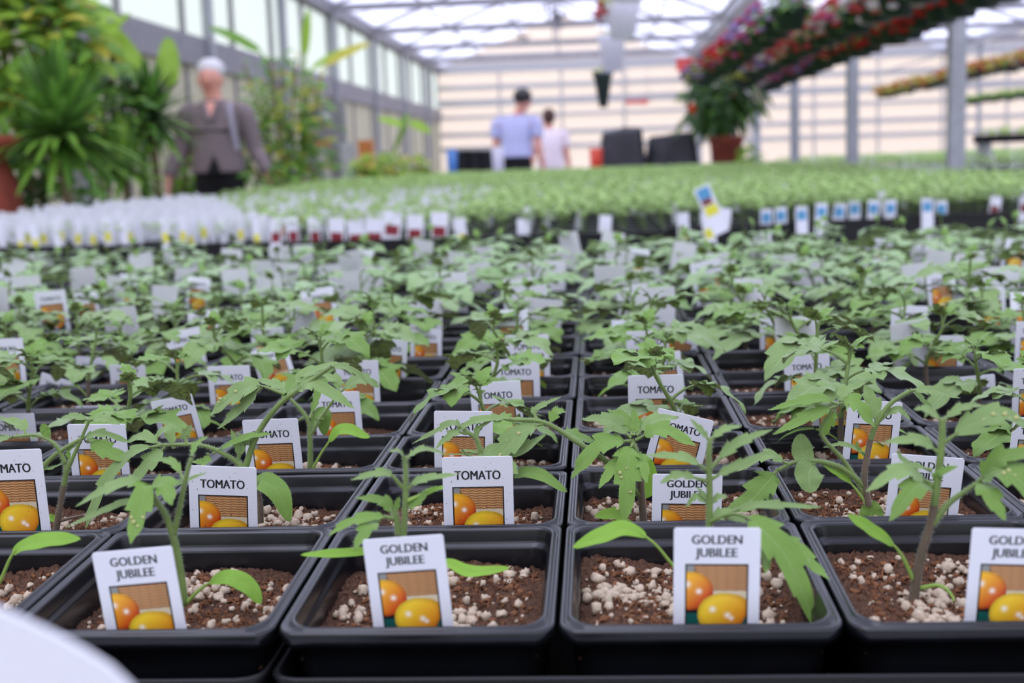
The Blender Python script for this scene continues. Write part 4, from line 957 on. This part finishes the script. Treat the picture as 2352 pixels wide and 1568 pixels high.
benchbox(800, 328, 368, 10.8, .1, ('whitebar', 'whitebar'), 'storage_box', 'small white box on the potting bench', 'box')
benchbox(842, 322, 350, 11.05, .12, ('orangeprint', 'orangeprint'), 'storage_box', 'orange box at the right end of the potting bench', 'box')
p = floor_pt(808, 11.9)

def basket(x, y, z, seed, cols, label, dens=1.0, r=.095, grp='flowering hanging baskets over the right side', fol=('fol_dark', 'fol_mid', 'fol_deep')):
    R = np.random.RandomState(seed); t = thing('hanging_basket', label, 'hanging basket', (x, y, z), 0, grp)
    b = MB(); b.lathe([(0, 0), (r * .7, 0), (r * .96, r * 1.05), (r * 1.04, r * 1.07), (r * 1.04, r * 1.2), (r * .9, r * 1.2), (0, r * 1.1)], seg=18); b.obj('pot', ['darkgreen'], t)
    foliage((0, 0, r * 1.3), (r * 1.15, r * 1.15, r * .6), 100, .05, .013, seed, nm=len(fol), rows=4, droop=.5).obj('foliage', list(fol), t)
    if cols:
        b = MB()
        for k in range(int(60 * dens)):
            d = R.normal(size=3); d[2] = d[2] * .8 + .15; d /= np.linalg.norm(d); c_ = np.array([0, 0, r * 1.35]) + d * [r * 1.75, r * 1.75, r * 1.0]
            rr = R.uniform(.018, .034); b.blob(c_, (rr, rr, rr * .55), R.randint(len(cols)), 6, .25)
        b.obj('flowers', ['fl_' + c for c in cols], t)
    b = MB(); top = .42
    for k in range(3): a = k * 2.094; b.tube([(r * math.cos(a), r * math.sin(a), r * 1.15), (0, 0, top)], .0015, 4)
    b.tube([(0, 0, top), (0, 0, top + .05)], .002, 4); b.obj('hanger', ['steeldark'], t)
    return top + .05
def pipe(x, z, y0, y1):
    b = MB(); b.tube([(x, y0, z), (x, (y0 + y1) / 2, z), (x, y1, z)], .016, 8); struct('beam', b, ['steel'])
    b = MB(); y = math.ceil(y0 / 3) * 3
    while y < y1:
        b.tube([(x, y, z), (x, y, HE)], .004, 5); y += 3
    struct('beam', b, ['steel'])
Rk = random.Random(3)
def row(x, zb, y0, y1, step, colf, where, grp, first=0, **k):
    y = y0; n = 0; tot = 0
    while y <= y1:
        pj = proj((x, y, zb + .1))
        if pj[0] > 2400 or pj[1] < -60: y += step; continue
        cols, word = colf(y)
        tot = basket(x, y, zb + Rk.uniform(-.015, .015), int(x * 100) + n, cols, f'basket of {word} flowers, {where} hanging row, {NUM[min(n, 29)]} from the near end', **dict(k, grp=grp)); y += step; n += 1
    pipe(x, zb + tot + .01, y0 - 1.5, y1 + .5)
def c1(y):
    if y < 8.4: return (('red', 'red', 'red'), 'red')
    if y < 9.2: return (('yellow', 'peachf', 'red'), 'yellow and red')
    if y < 12.0: return (('pink', 'pink', 'lilac'), 'pink')
    return (('pink', 'white'), 'pink and white')
row(1.83, CAM[2] + .60, 5.0, 13.2, .34, c1, 'lowest right-hand', 'lowest row of hanging baskets')
def c2(y):
    if y < 6.0: return (('red', 'white'), 'red and white')
    if y < 7.4: return (('white', 'pink', 'coral'), 'white and coral')
    if y < 9.6: return (('coral', 'peachf', 'coral'), 'coral')
    if y < 11.3: return (('red', 'lilac', 'white'), 'red and lilac')
    return (('purple', 'yellow', 'purple'), 'purple and yellow')
row(1.5, CAM[2] + .61, 4.9, 13.4, .48, c2, 'middle', 'middle row of hanging baskets')
def c3(y):
    if y < 6.8: return (None, 'no open')
    if y < 8.4: return (('lilac', 'pink'), 'lilac and pink')
    if y < 10.6: return (('red', 'coral', 'pink'), 'red and coral')
    return (('yellow', 'purple', 'lilac'), 'yellow and purple')
row(1.12, CAM[2] + .62, 6.6, 12.8, .55, c3, 'innermost upper', 'upper row of hanging baskets', dens=.8)
def c5(y): return (('red', 'yellow'), 'small red and yellow') if int(y * 3) % 3 else (('peachf', 'yellow'), 'small pale')
row(5.35, CAM[2] + .90, 14.6, 24.6, .42, c5, 'far right', 'far right row of hanging baskets', r=.1, fol=('fol_lime', 'fol_mid', 'fol_dark'))
def c6(y): return (None, 'no open')
row(6.9, CAM[2] + .72, 17.2, 25.6, .42, c6, 'farthest right', 'farthest right row of hanging baskets', r=.09, fol=('fol_lime', 'fol_mid'))

# leaning line of white hanging pots over the bench
def white_pot(px_, py_, wpx, hpx, Y, label, potmat='whitepot', flw=None, fol=('fol_lime', 'fol_yellow', 'fol_mid'), taper=.74, sidefol=True):
    p = at(px_, py_ + hpx / 2, Y); r = wpx / 2 * (Y - CAM[1]) / FPX; h = hpx * (Y - CAM[1]) / FPX
    t = thing('hanging_pot', label, 'hanging pot', p); b = MB(); b.lathe([(0, 0), (r * taper * .85, 0), (r * .93, h * .84), (r * 1.05, h * .86), (r * 1.05, h), (r * .92, h), (0, h * .93)], seg=24); b.obj('pot', [potmat], t)
    foliage((-r * .8 if sidefol else 0, 0, h * 1.02), (r * (.5 if sidefol else 1), r * .8, h * .14), 45, .06, .014, int(px_), nm=len(fol), rows=4, droop=.6).obj('foliage', list(fol), t)
    if flw:
        b = MB(); R = np.random.RandomState(5)
        for k in range(14): b.blob((-r * 1.1 + R.normal() * .03, -r * .3 + R.normal() * .02, h * .75 + R.normal() * .03), (.028, .028, .018), 0, 6, .3)
        b.obj('flowers', ['fl_' + flw], t)
    b = MB(); b.tube([(0, 0, h * .95), (0, 0, HE + .2 - p[2])], .003, 4); b.obj('hanger', ['steeldark'], t)
white_pot(1444, -40, 94, 88, 8.4, 'top white hanging pot in the leaning line above the bench')
white_pot(1430, 50, 84, 80, 10.4, 'white hanging pot with a red flower, second from the top', flw='red')
white_pot(1407, 124, 64, 82, 13.2, 'small white hanging pot below the red-flowered one', sidefol=False)
white_pot(1386, 207, 44, 80, 15.6, 'slim dark green hanging pot with yellow-green leaves at the foot of the line', 'darkgreen', fol=('fol_yellow', 'fol_lime'), taper=.5, sidefol=False)

# circulation fan under the roof
p = at(1281, 42, 18.9); t = thing('circulation_fan', 'dark round circulation fan hanging under the roof', 'fan', p); r = .15
b = MB(); b.lathe([(r, -.06), (r * 1.04, 0), (r, .06), (r * .93, .06), (r * .93, -.06), (r, -.06)], seg=28); o = b.obj('housing', ['steeldark'], t); o.rotation_euler = (PI / 2, 0, 0)
b = MB(); b.blob((0, 0, 0), (.04, .06, .04)); b.obj('hub', ['black'], t)
for k in range(4):
    b = MB(); a = k * PI / 2 + .4; d = np.array([math.cos(a), 0, math.sin(a)]); blade(b, [d * .02, d * .07, d * r * .92], .05, (0, -1, .4), 'cot', 0, .1, rows=6, cols=3, ripple=0); b.obj('fan_blade', ['steeldark'], t)
b = MB(); b.tube([(0, 0, r), (0, 0, HE + .6 - p[2])], .008, 6); b.obj('hanger', ['steel'], t)
p = at(1200, 92, 19.2); t = thing('roof_bracket', 'small dark bracket cluster hanging left of the fan', 'bracket', p); b = MB()
b.bar((-.12, 0, .02), (.12, 0, .05), .03, .03); b.bar((-.06, 0, .1), (.1, 0, -.04), .03, .03); b.obj('cross_arm', ['steeldark'], t, False); b = MB(); b.tube([(0, 0, 0), (0, 0, HE - p[2])], .008, 5); b.obj('rod', ['steeldark'], t)
# red signs
for (x0, y0, x1, y1, Y, lab) in ((1553, 134, 1645, 160, 25.17, 'long red sign board hanging near the far gable'), (1436, 226, 1494, 242, 25.17, 'small red arrow sign low on the far gable')):
    a = at(x0, y0, Y); c_ = at(x1, y1, Y); t = thing('sign_board', lab, 'sign', (a + c_) / 2); w, h = (c_[0] - a[0]) / 2, (a[2] - c_[2]) / 2; b = MB()
    if x0 > 1500: b.box(-w, w, -.01, .01, -h, h)
    else: V = [(-w, -h * .5), (w * .4, -h * .5), (w * .4, -h), (w, 0), (w * .4, h), (w * .4, h * .5), (-w, h * .5)]; b.add([(x, -.01, z) for x, z in V] + [(x, .01, z) for x, z in V], [tuple(range(7)), tuple(range(7, 14))[::-1]] + [(k, 7 + k, 7 + (k + 1) % 7, (k + 1) % 7) for k in range(7)])
    b.obj('panel', ['redsign'], t, False); b = MB()
    for s_ in (-1, 1): b.tube([(s_ * w * .8, 0, h * .5), (s_ * w * .8, 0, HE - t.location[2])], .006, 4)
    b.obj('hanger', ['steel'], t)

# ------------------------------------------------------------------ things at the far end of the second bench
BT = RZ - .085
def draped(px0, px1, py, Y, label, seed):
    a = at(px0, py, Y); c_ = at(px1, py, Y); w = (c_[0] - a[0]) / 2; top = a[2] - BT; R = np.random.RandomState(seed)
    t = thing('covered_stack', label, 'cloth', ((a[0] + c_[0]) / 2, Y, BT)); b = MB(); n = 40; rings = []
    for i, (s_, z) in enumerate(((.0, 1.0), (.5, 1.0), (.9, .99), (.97, .95), (1.0, .8), (1.04, .5), (1.1, .2), (1.18, 0))):
        for k in range(n):
            an = 2 * PI * k / n; cx, cy = math.cos(an), math.sin(an); q = 1 / max(abs(cx), abs(cy)) ** .85
            f = 1 + (.06 * math.sin(an * 7 + seed) + .03 * math.sin(an * 13)) * (1 - z) * 1.6
            rings.append((cx * q * w * s_ * f, cy * q * w * .6 * s_ * f, top * z * (1 + .05 * math.sin(an + seed) * (i < 5)) + .003))
    b.add(rings, [(i * n + k, i * n + (k + 1) % n, (i + 1) * n + (k + 1) % n, (i + 1) * n + k) for i in range(7) for k in range(n)]); b.obj('ground_cloth', ['tarp'], t)
bench('galvanised bench at the far end carrying cloth-covered stacks and the flowering tree', -1.68, 1.95, 12.06, 14.6)
draped(1380, 1476, 300, 12.7, 'taller black cloth-covered stack at the far end of the bench', 1)
draped(1486, 1598, 312, 12.9, 'lower black cloth-covered stack beside the taller one', 2)
for k, (px_, w) in enumerate(((1065, .2), (1092, .22), (1120, .2))):
    p = at(px_, 345, 13.4); h = p[2] - BT; t = thing('plant_crate', ('leftmost of the three black crates on the far bench', 'middle one of the three black crates on the far bench', 'rightmost of the three black crates, next to the white bucket')[k], 'crate', (p[0], 13.4, BT)); b = MB(); b.box(-w / 3, w / 3, -.1, .1, 0, h - .03); b.obj('body', ['black'], t, False)
    b = MB(); b.box(-w / 3 - .006, w / 3 + .006, -.106, .106, h - .03, h); b.obj('rim', ['blackplastic'], t, False)
def bucket(px_, py0, Y, r, m, name, label):
    p = at(px_, py0, Y); t = thing(name, label, 'bucket', (p[0], Y, BT)); h = p[2] - BT; b = MB(); b.lathe([(0, 0), (r * .8, 0), (r, h), (r * .93, h), (r * .74, .02), (0, .02)], seg=20); b.obj('body', [m], t)
    b = MB(); b.tube([(r * math.cos(a), 0, h - .01 - .5 * r * math.sin(a)) for a in np.linspace(0, PI, 9)], .004, 5); o = b.obj('handle', ['steel'], t)
bucket(1037, 343, 13.0, .055, 'blue', 'bucket', 'blue bucket left of the black crates')
bucket(1143, 338, 12.5, .06, 'whitepot', 'bucket', 'white bucket beside the person in the lavender shirt')
bucket(1369, 340, 12.3, .065, 'redor', 'bucket', 'red-orange bucket at the foot of the taller cloth-covered stack')
p = at(1668, 345, 12.6); t = thing('potted_orange_tree', 'drooping dark green tree in a terracotta pot with orange fruit', 'tree', (p[0], 12.6, BT))
hp = at(1668, 312, 12.6)[2] - BT; cyl_pot('pot', 'terracotta', t, .17, hp)
ct = at(1660, 235, 12.6) - np.array(t.location[:])
b = MB(); b.tube(spline([(0, 0, hp * .8), (.01, 0, hp + .15), tuple(ct)], 8), .018, 6); b.obj('trunk', ['bark'], t)
mb = foliage(tuple(ct + [-.02, 0, .02]), (.40, .3, .27), 620, .17, .022, 77, nm=3, droop=.75, shell=.15); mb.obj('foliage', ['fol_deep', 'fol_dark', 'fol_deep'], t)
b = MB(); q = at(1590, 250, 12.35) - np.array(t.location[:]); b.blob(q, .045, 0, 10, .05); q = at(1685, 215, 12.4) - np.array(t.location[:]); b.blob(q, .03, 0, 10, .05); b.obj('fruit', ['fl_orange'], t)
p = at(1715, 345, 12.3); t = thing('potted_plant', 'small yellow-green plant beside the orange tree pot', 'plant', (p[0], 12.25, BT)); cyl_pot('pot', 'darkgreen', t, .07, .1); foliage((0, 0, .21), (.13, .1, .09), 90, .09, .014, 78, nm=2).obj('foliage', ['fol_lime', 'fol_mid'], t)
a = at(1640, 330, 12.25); t = thing('round_dial', 'round cream disc in front of the terracotta pot', 'plate', (a[0], 12.32, BT)); b = MB(); b.lathe([(0, 0), (.055, .004), (.06, .012), (.045, .016), (0, .012)], seg=20); o = b.obj('plate', ['fl_peachf'], t); o.rotation_euler = (PI / 2 - .25, 0, 0); o.location = (0, 0, .06 + (a[2] - BT - .06) * 0)
for k, px_ in enumerate((1510, 1560, 1610, 1660, 1710, 1760)):
    p = at(px_, 368, 11.75 + .02 * k); t = thing('foam_tray', f'white foam tray in front of the covered stacks, {NUM[k]} from the left', 'tray', (p[0], p[1], RZ), 0, 'white foam trays at the end of the seedlings'); b = MB(); b.box(-.1, .1, -.1, .1, 0, .035); b.obj('base', ['whitepot'], t, False)
    b = MB(); [b.box(i * .1 - .004, i * .1 + .004, -.1, .1, .035, .05) for i in (-1, 1)]; [b.box(-.1, .1, j * .1 - .004, j * .1 + .004, .035, .05) for j in (-1, 1)]; b.obj('rim', ['whitepot'], t, False)
# control box on the post
p = at(1745, 220, 15.9); t = thing('control_box', 'beige box fixed on the steel post behind the orange tree', 'box', p); b = MB(); b.box(-.08, .08, -.06, .04, -.16, .16); b.obj('body', ['beige'], t, False); b = MB(); b.box(-.07, .07, -.07, -.06, -.15, .15); b.obj('lid', ['beige'], t, False)

# benches at the right
def far_bench(label, x0, x1, y0, y1, sp, seed, mix):
    bench(label, x0, x1, y0, y1, BT); R = random.Random(seed); mb = MB(); tm = MB(); n = 0; nb = 0
    y = y0 + .15
    while y < y1 - .1:
        x = x0 + .1
        while x < x1 - .1:
            p = proj((x, y, RZ))
            if p[0] < 2400 and R.random() < .85:
                T = np.array(Matrix.Translation((x + R.uniform(-.02, .02), y, RZ - .03)) @ Matrix.Rotation(R.uniform(0, 6), 4, 'Z') @ Matrix.Scale(R.uniform(1.3, 2.1), 4)); mb.merge(MINI[R.randrange(5)], T, arnd=R.random())
                if R.random() < mix: tm.merge(KINDS['white'][0], np.array(Matrix.Translation((x + .03, y - .03, RZ + .07))))
            x += sp
        y += sp
    tag(mb.obj('seedlings', ['leaf_far', 'stem']), label.replace('galvanised bench', 'mass of seedlings on the bench'), 'seedlings', kind='stuff')
    if tm.n: tag(tm.obj('seed_tags', ['tag', 'tag'], smooth=False), label.replace('galvanised bench', 'scattered white tags on the bench'), 'plant tags', kind='stuff')
    y = y0 + .16
    while y < y1 - .15:
        x = x0 + .16
        while x < x1 - .15:
            if proj((x - .14, y, RZ))[0] < 2370: o = link('seedling_tray', PACK); o.location = (x, y, RZ - .025); tag(o, 'black seedling tray on a bench behind the steel posts', 'tray', 'black seedling trays on the right benches')
            x += .3
        y += .3 if y < y0 + .9 else 99
far_bench('galvanised bench behind the first row of steel posts', 2.5, 4.9, 8.0, 18.0, .11, 1, .08)
far_bench('galvanised bench farthest to the right', 5.5, 8.4, 15.0, 24.0, .16, 2, .05)
p = at(2300, 318, 9.4); t = thing('raised_tray', 'black raised tray of seedlings at the right frame edge', 'tray', (p[0] + .12, 9.4, RZ)); b = MB(); b.box(-.28, .4, -.15, .15, p[2] - RZ - .03, p[2] - RZ + .03); b.obj('tray', ['black'], t, False); b = MB()
[b.box(i - .015, i + .015, -.13, .13, -.02, p[2] - RZ - .03) for i in (-.24, .36)]; b.obj('leg', ['steel'], t, False)
foliage((.06, 0, p[2] - RZ + .05), (.32, .14, .03), 90, .05, .012, 90, nm=2).obj('foliage', ['fol_lime', 'leaf_far'], t)

# ------------------------------------------------------------------ people
def skin_mesh(name, nodes, edges, m, parent, sub=2):
    me = bpy.data.meshes.new(name); me.from_pydata([n_[:3] for n_ in nodes], edges, []); me.materials.append(M[m])
    o = link(name, me, parent); sk = o.modifiers.new('skin', 'SKIN'); sk.use_smooth_shade = True
    sl = me.skin_vertices[0].data
    for i, n_ in enumerate(nodes): sl[i].radius = (n_[3], n_[4] if len(n_) > 4 else n_[3])
    sl[0].use_root = True
    ss = o.modifiers.new('sub', 'SUBSURF'); ss.levels = sub; ss.render_levels = sub
    return o
def human(label, base, H, rz, shirt, trousers, hair, hairlen=.0, armspread=.1, bend=0., jacket=False, sleeve=1.0, shoulder=.125, belly=1.0, head_dx=0., headk=1.0, up=0., hem=None):
    t = thing('person', label, 'person', base, rz); h = H
    N = []; E = []
    def nd(x, y, z, r, r2=None): N.append((x * h, y * h, z * h, r * h, (r2 or r) * h)); return len(N) - 1
    def ch(*ids): E.extend(zip(ids[:-1], ids[1:]))
    f = -bend
    pel = nd(0, 0, .53, .075, .06); sp = nd(0, f * .3, .62, .07, .055); chst = nd(0, f * .7, .74, .08, .06); nk = nd(0, f, .835, .035); nk2 = nd(head_dx * .5, f * 1.1, .865, .034); hd = nd(head_dx, f * 1.2 - .008, .905, .044 * headk, .05 * headk); hd2 = nd(head_dx, f * 1.2 - .006, .945, .047 * headk, .056 * headk); hd3 = nd(head_dx, f * 1.2, .975, .03, .035)
    ch(pel, sp, chst, nk, nk2, hd, hd2, hd3)
    arms = []
    for s in (-1, 1):
        sh = nd(s * shoulder, f * .8, .79, .034); el = nd(s * (shoulder + armspread * .5), f * .8 + .01, .62, .026); wr = nd(s * (shoulder + armspread), f * .8 - .02, .49 + up, .017); pa = nd(s * (shoulder + armspread + .005), f * .8 - .025, .455 + up, .022, .013)
        ch(chst, sh, el, wr, pa); arms.append((sh, el, wr))
        for q in range(4):
            dx = (q - 1.5) * .010; l_ = (.032, .038, .036, .028)[q]
            a = nd(s * (shoulder + armspread + .008), f * .8 - .028 + dx, .43 + up, .0052); b_ = nd(s * (shoulder + armspread + .004), f * .8 - .032 + dx, .43 + up - l_ * .6, .0048); c_ = nd(s * (shoulder + armspread - .004), f * .8 - .034 + dx, .43 + up - l_, .004); ch(pa, a, b_, c_)
        a = nd(s * (shoulder + armspread), f * .8 - .045, .452 + up, .006); b_ = nd(s * (shoulder + armspread - .002), f * .8 - .056, .432 + up, .005); ch(pa, a, b_)
        hp_ = nd(s * .05, 0, .49, .048); kn = nd(s * .055, -.01, .27, .034); an = nd(s * .055, .01, .045, .022); to = nd(s * .06, -.07, .02, .018, .014); ch(pel, hp_, kn, an, to)
    body = skin_mesh('body', N, E, 'skin', t)
    # clothing: lofted trunk and sleeves in one mesh
    mb = MB(); zb = hem or (.47 if jacket else .515); seg = 20
    rings = [(zb, .112 * belly, .085), (zb + .04, .112 * belly, .088), (.62, .098 * belly, .082), (.68, .104, .084), (.75, .112, .08), (.80, shoulder * .98, .062), (.822, shoulder * .72, .05), (.838, .045, .045)]
    V = []
    for z, rx, ry in rings:
        k_ = (z - .53) / .3
        for q in range(seg):
            an = 2 * PI * q / seg; cx, sy_ = math.cos(an), math.sin(an)
            V.append((rx * h * math.copysign(abs(cx) ** .85, cx), (f * max(0, k_) + ry * math.copysign(abs(sy_) ** .85, sy_)) * h, z * h))
    mb.add(V, [(i * seg + k, i * seg + (k + 1) % seg, (i + 1) * seg + (k + 1) % seg, (i + 1) * seg + k) for i in range(len(rings) - 1) for k in range(seg)])
    for s in (-1, 1):
        P = [(s * shoulder * .72, f * .8, .80), (s * (shoulder + .012), f * .8, .775), (s * (shoulder + armspread * .35), f * .8 + .008, .69), (s * (shoulder + armspread * .5), f * .8 + .01, .62)]
        rr_ = [.036, .044, .039, .034]
        if sleeve > .8: P += [(s * (shoulder + armspread * .8), f * .8 - .008, .555 + up * .6), (s * (shoulder + armspread), f * .8 - .02, .49 + up)]; rr_ += [.031, .029]
        elif sleeve < .6: P = P[:3]; rr_ = [.036, .042, .040]
        P = np.array(P) * h; P2 = spline(P, 20); mb.tube(P2, np.interp(np.linspace(0, 1, len(P2)), np.linspace(0, 1, len(rr_)), rr_) * h, 14)
    top = mb.obj('jacket' if jacket else 'shirt', [shirt], t)
    N3 = [(0, 0, .55 * h, .088 * h * belly, .075 * h), (0, 0, .61 * h, .088 * h * belly, .072 * h)]; E3 = [(0, 1)]
    for s in (-1, 1):
        k = len(N3); N3 += [(s * .052 * h, 0, .48 * h, .062 * h, .062 * h), (s * .056 * h, -.008 * h, .27 * h, .046 * h, .046 * h), (s * .056 * h, .01 * h, .05 * h, .036 * h, .036 * h)]; E3 += [(0, k), (k, k + 1), (k + 1, k + 2)]
    skin_mesh('trousers', N3, E3, trousers, t)
    for s in (-1, 1):
        b = MB(); b.blob((s * .058 * h, -.035 * h, .022 * h), (.028 * h, .075 * h, .024 * h), 0, 12); b.obj('shoe', ['shoe'], t)
    hx, hy = head_dx * h, (f * 1.2 - .004) * h; b = MB(); b.blob((hx, hy + .022 * h, .962 * h), (.053 * h * headk, .060 * h * headk, .045 * h * headk), 0, 14, .02)
    if hairlen: b.blob((hx, hy + .03 * h, (.952 - hairlen / 2) * h), (.054 * h, .04 * h, hairlen * h), 0, 12, .02)
    b.obj('hair', [hair], t)
    b = MB(); b.blob((hx, hy - .058 * h, .915 * h), (.008 * h, .012 * h, .012 * h), 0, 8); [b.blob((hx + s * .048 * h, hy, .915 * h), (.007 * h, .012 * h, .018 * h), 0, 8) for s in (-1, 1)]; b.obj('nose_and_ears', ['skin'], t)
    for s in (-1, 1): b = MB(); b.blob((hx + s * .018 * h, hy - .05 * h, .925 * h), (.006 * h, .004 * h, .004 * h), 0, 8); b.obj('eye', ['darkhair'], t)
    b = MB(); b.blob((hx, hy - .052 * h, .892 * h), (.015 * h, .004 * h, .003 * h), 0, 8); b.obj('mouth', ['redprint'], t)
    return t
wp = at(503, 390, 9.0)
t = human('standing person with white hair, grey tweed jacket and black trousers, looking towards the bench', (wp[0], 9.0, 0), 1.70, .08, 'tweed', 'black', 'whitehair', 0.0, .10, jacket=True, shoulder=.108, belly=1.02, head_dx=-.012, headk=1.15, up=.035, hem=.535)
b = MB(); P = spline([(.105, .04, 1.385), (.118, -.075, 1.38), (.14, -.145, 1.25), (.175, -.155, 1.05)], 12)
for i in range(len(P) - 1): b.bar(P[i], P[i + 1], .035, .006)
tag(b.obj('shoulder_strap', ['bagstrap'], t))
b = MB(); V = [(-.055, -.156, .90), (.045, -.156, .90), (.012, -.160, 1.0), (-.0, -.160, 1.03)]; b.add(V + [(x, y + .02, z) for x, y, z in V], [(0, 1, 2, 3), (7, 6, 5, 4), (0, 4, 5, 1), (1, 5, 6, 2), (2, 6, 7, 3), (3, 7, 4, 0)]); b.obj('jacket_vent', ['black'], t, False)
b = MB(); V = [(-.05, -.10, 1.405), (.03, -.10, 1.405), (-.008, -.142, 1.30)]; b.add(V + [(x, y + .03, z) for x, y, z in V], [(0, 2, 1), (3, 4, 5), (0, 3, 5, 2), (1, 2, 5, 4), (0, 1, 4, 3)]); b.obj('neckline', ['skin'], t, False)
for s_ in (-1, 1):
    b = MB(); b.bar((s_ * .055 - .008, -.105, 1.41), (s_ * .012 - .008, -.152, 1.28), .04, .012); b.obj('lapel', ['tweed'], t, False)
b = MB(); b.bar((-.15, -.135, 1.20), (.15, -.135, 1.20), .012, .012); b.obj('chest_band', ['black'], t, False)  # dark band across the chest of the jacket
wp = at(1188, 380, 14.9); human('person seen from behind in a pale lavender shirt and black trousers at the far end', (wp[0], 14.9, 0), 1.72, PI - .2, 'lavender', 'black', 'darkhair', 0.02, .05, .02, sleeve=.5, shoulder=.125, belly=1.0, head_dx=-.05, headk=1.2, hem=.56)
wp = at(1265, 380, 16.5); human('smaller person with brown hair and a pale pink shirt, behind the one in lavender', (wp[0], 16.5, 0), 1.56, PI + .3, 'pinkish', 'pinkish', 'brownhair', 0.05, .06, .03, sleeve=.5, shoulder=.115)
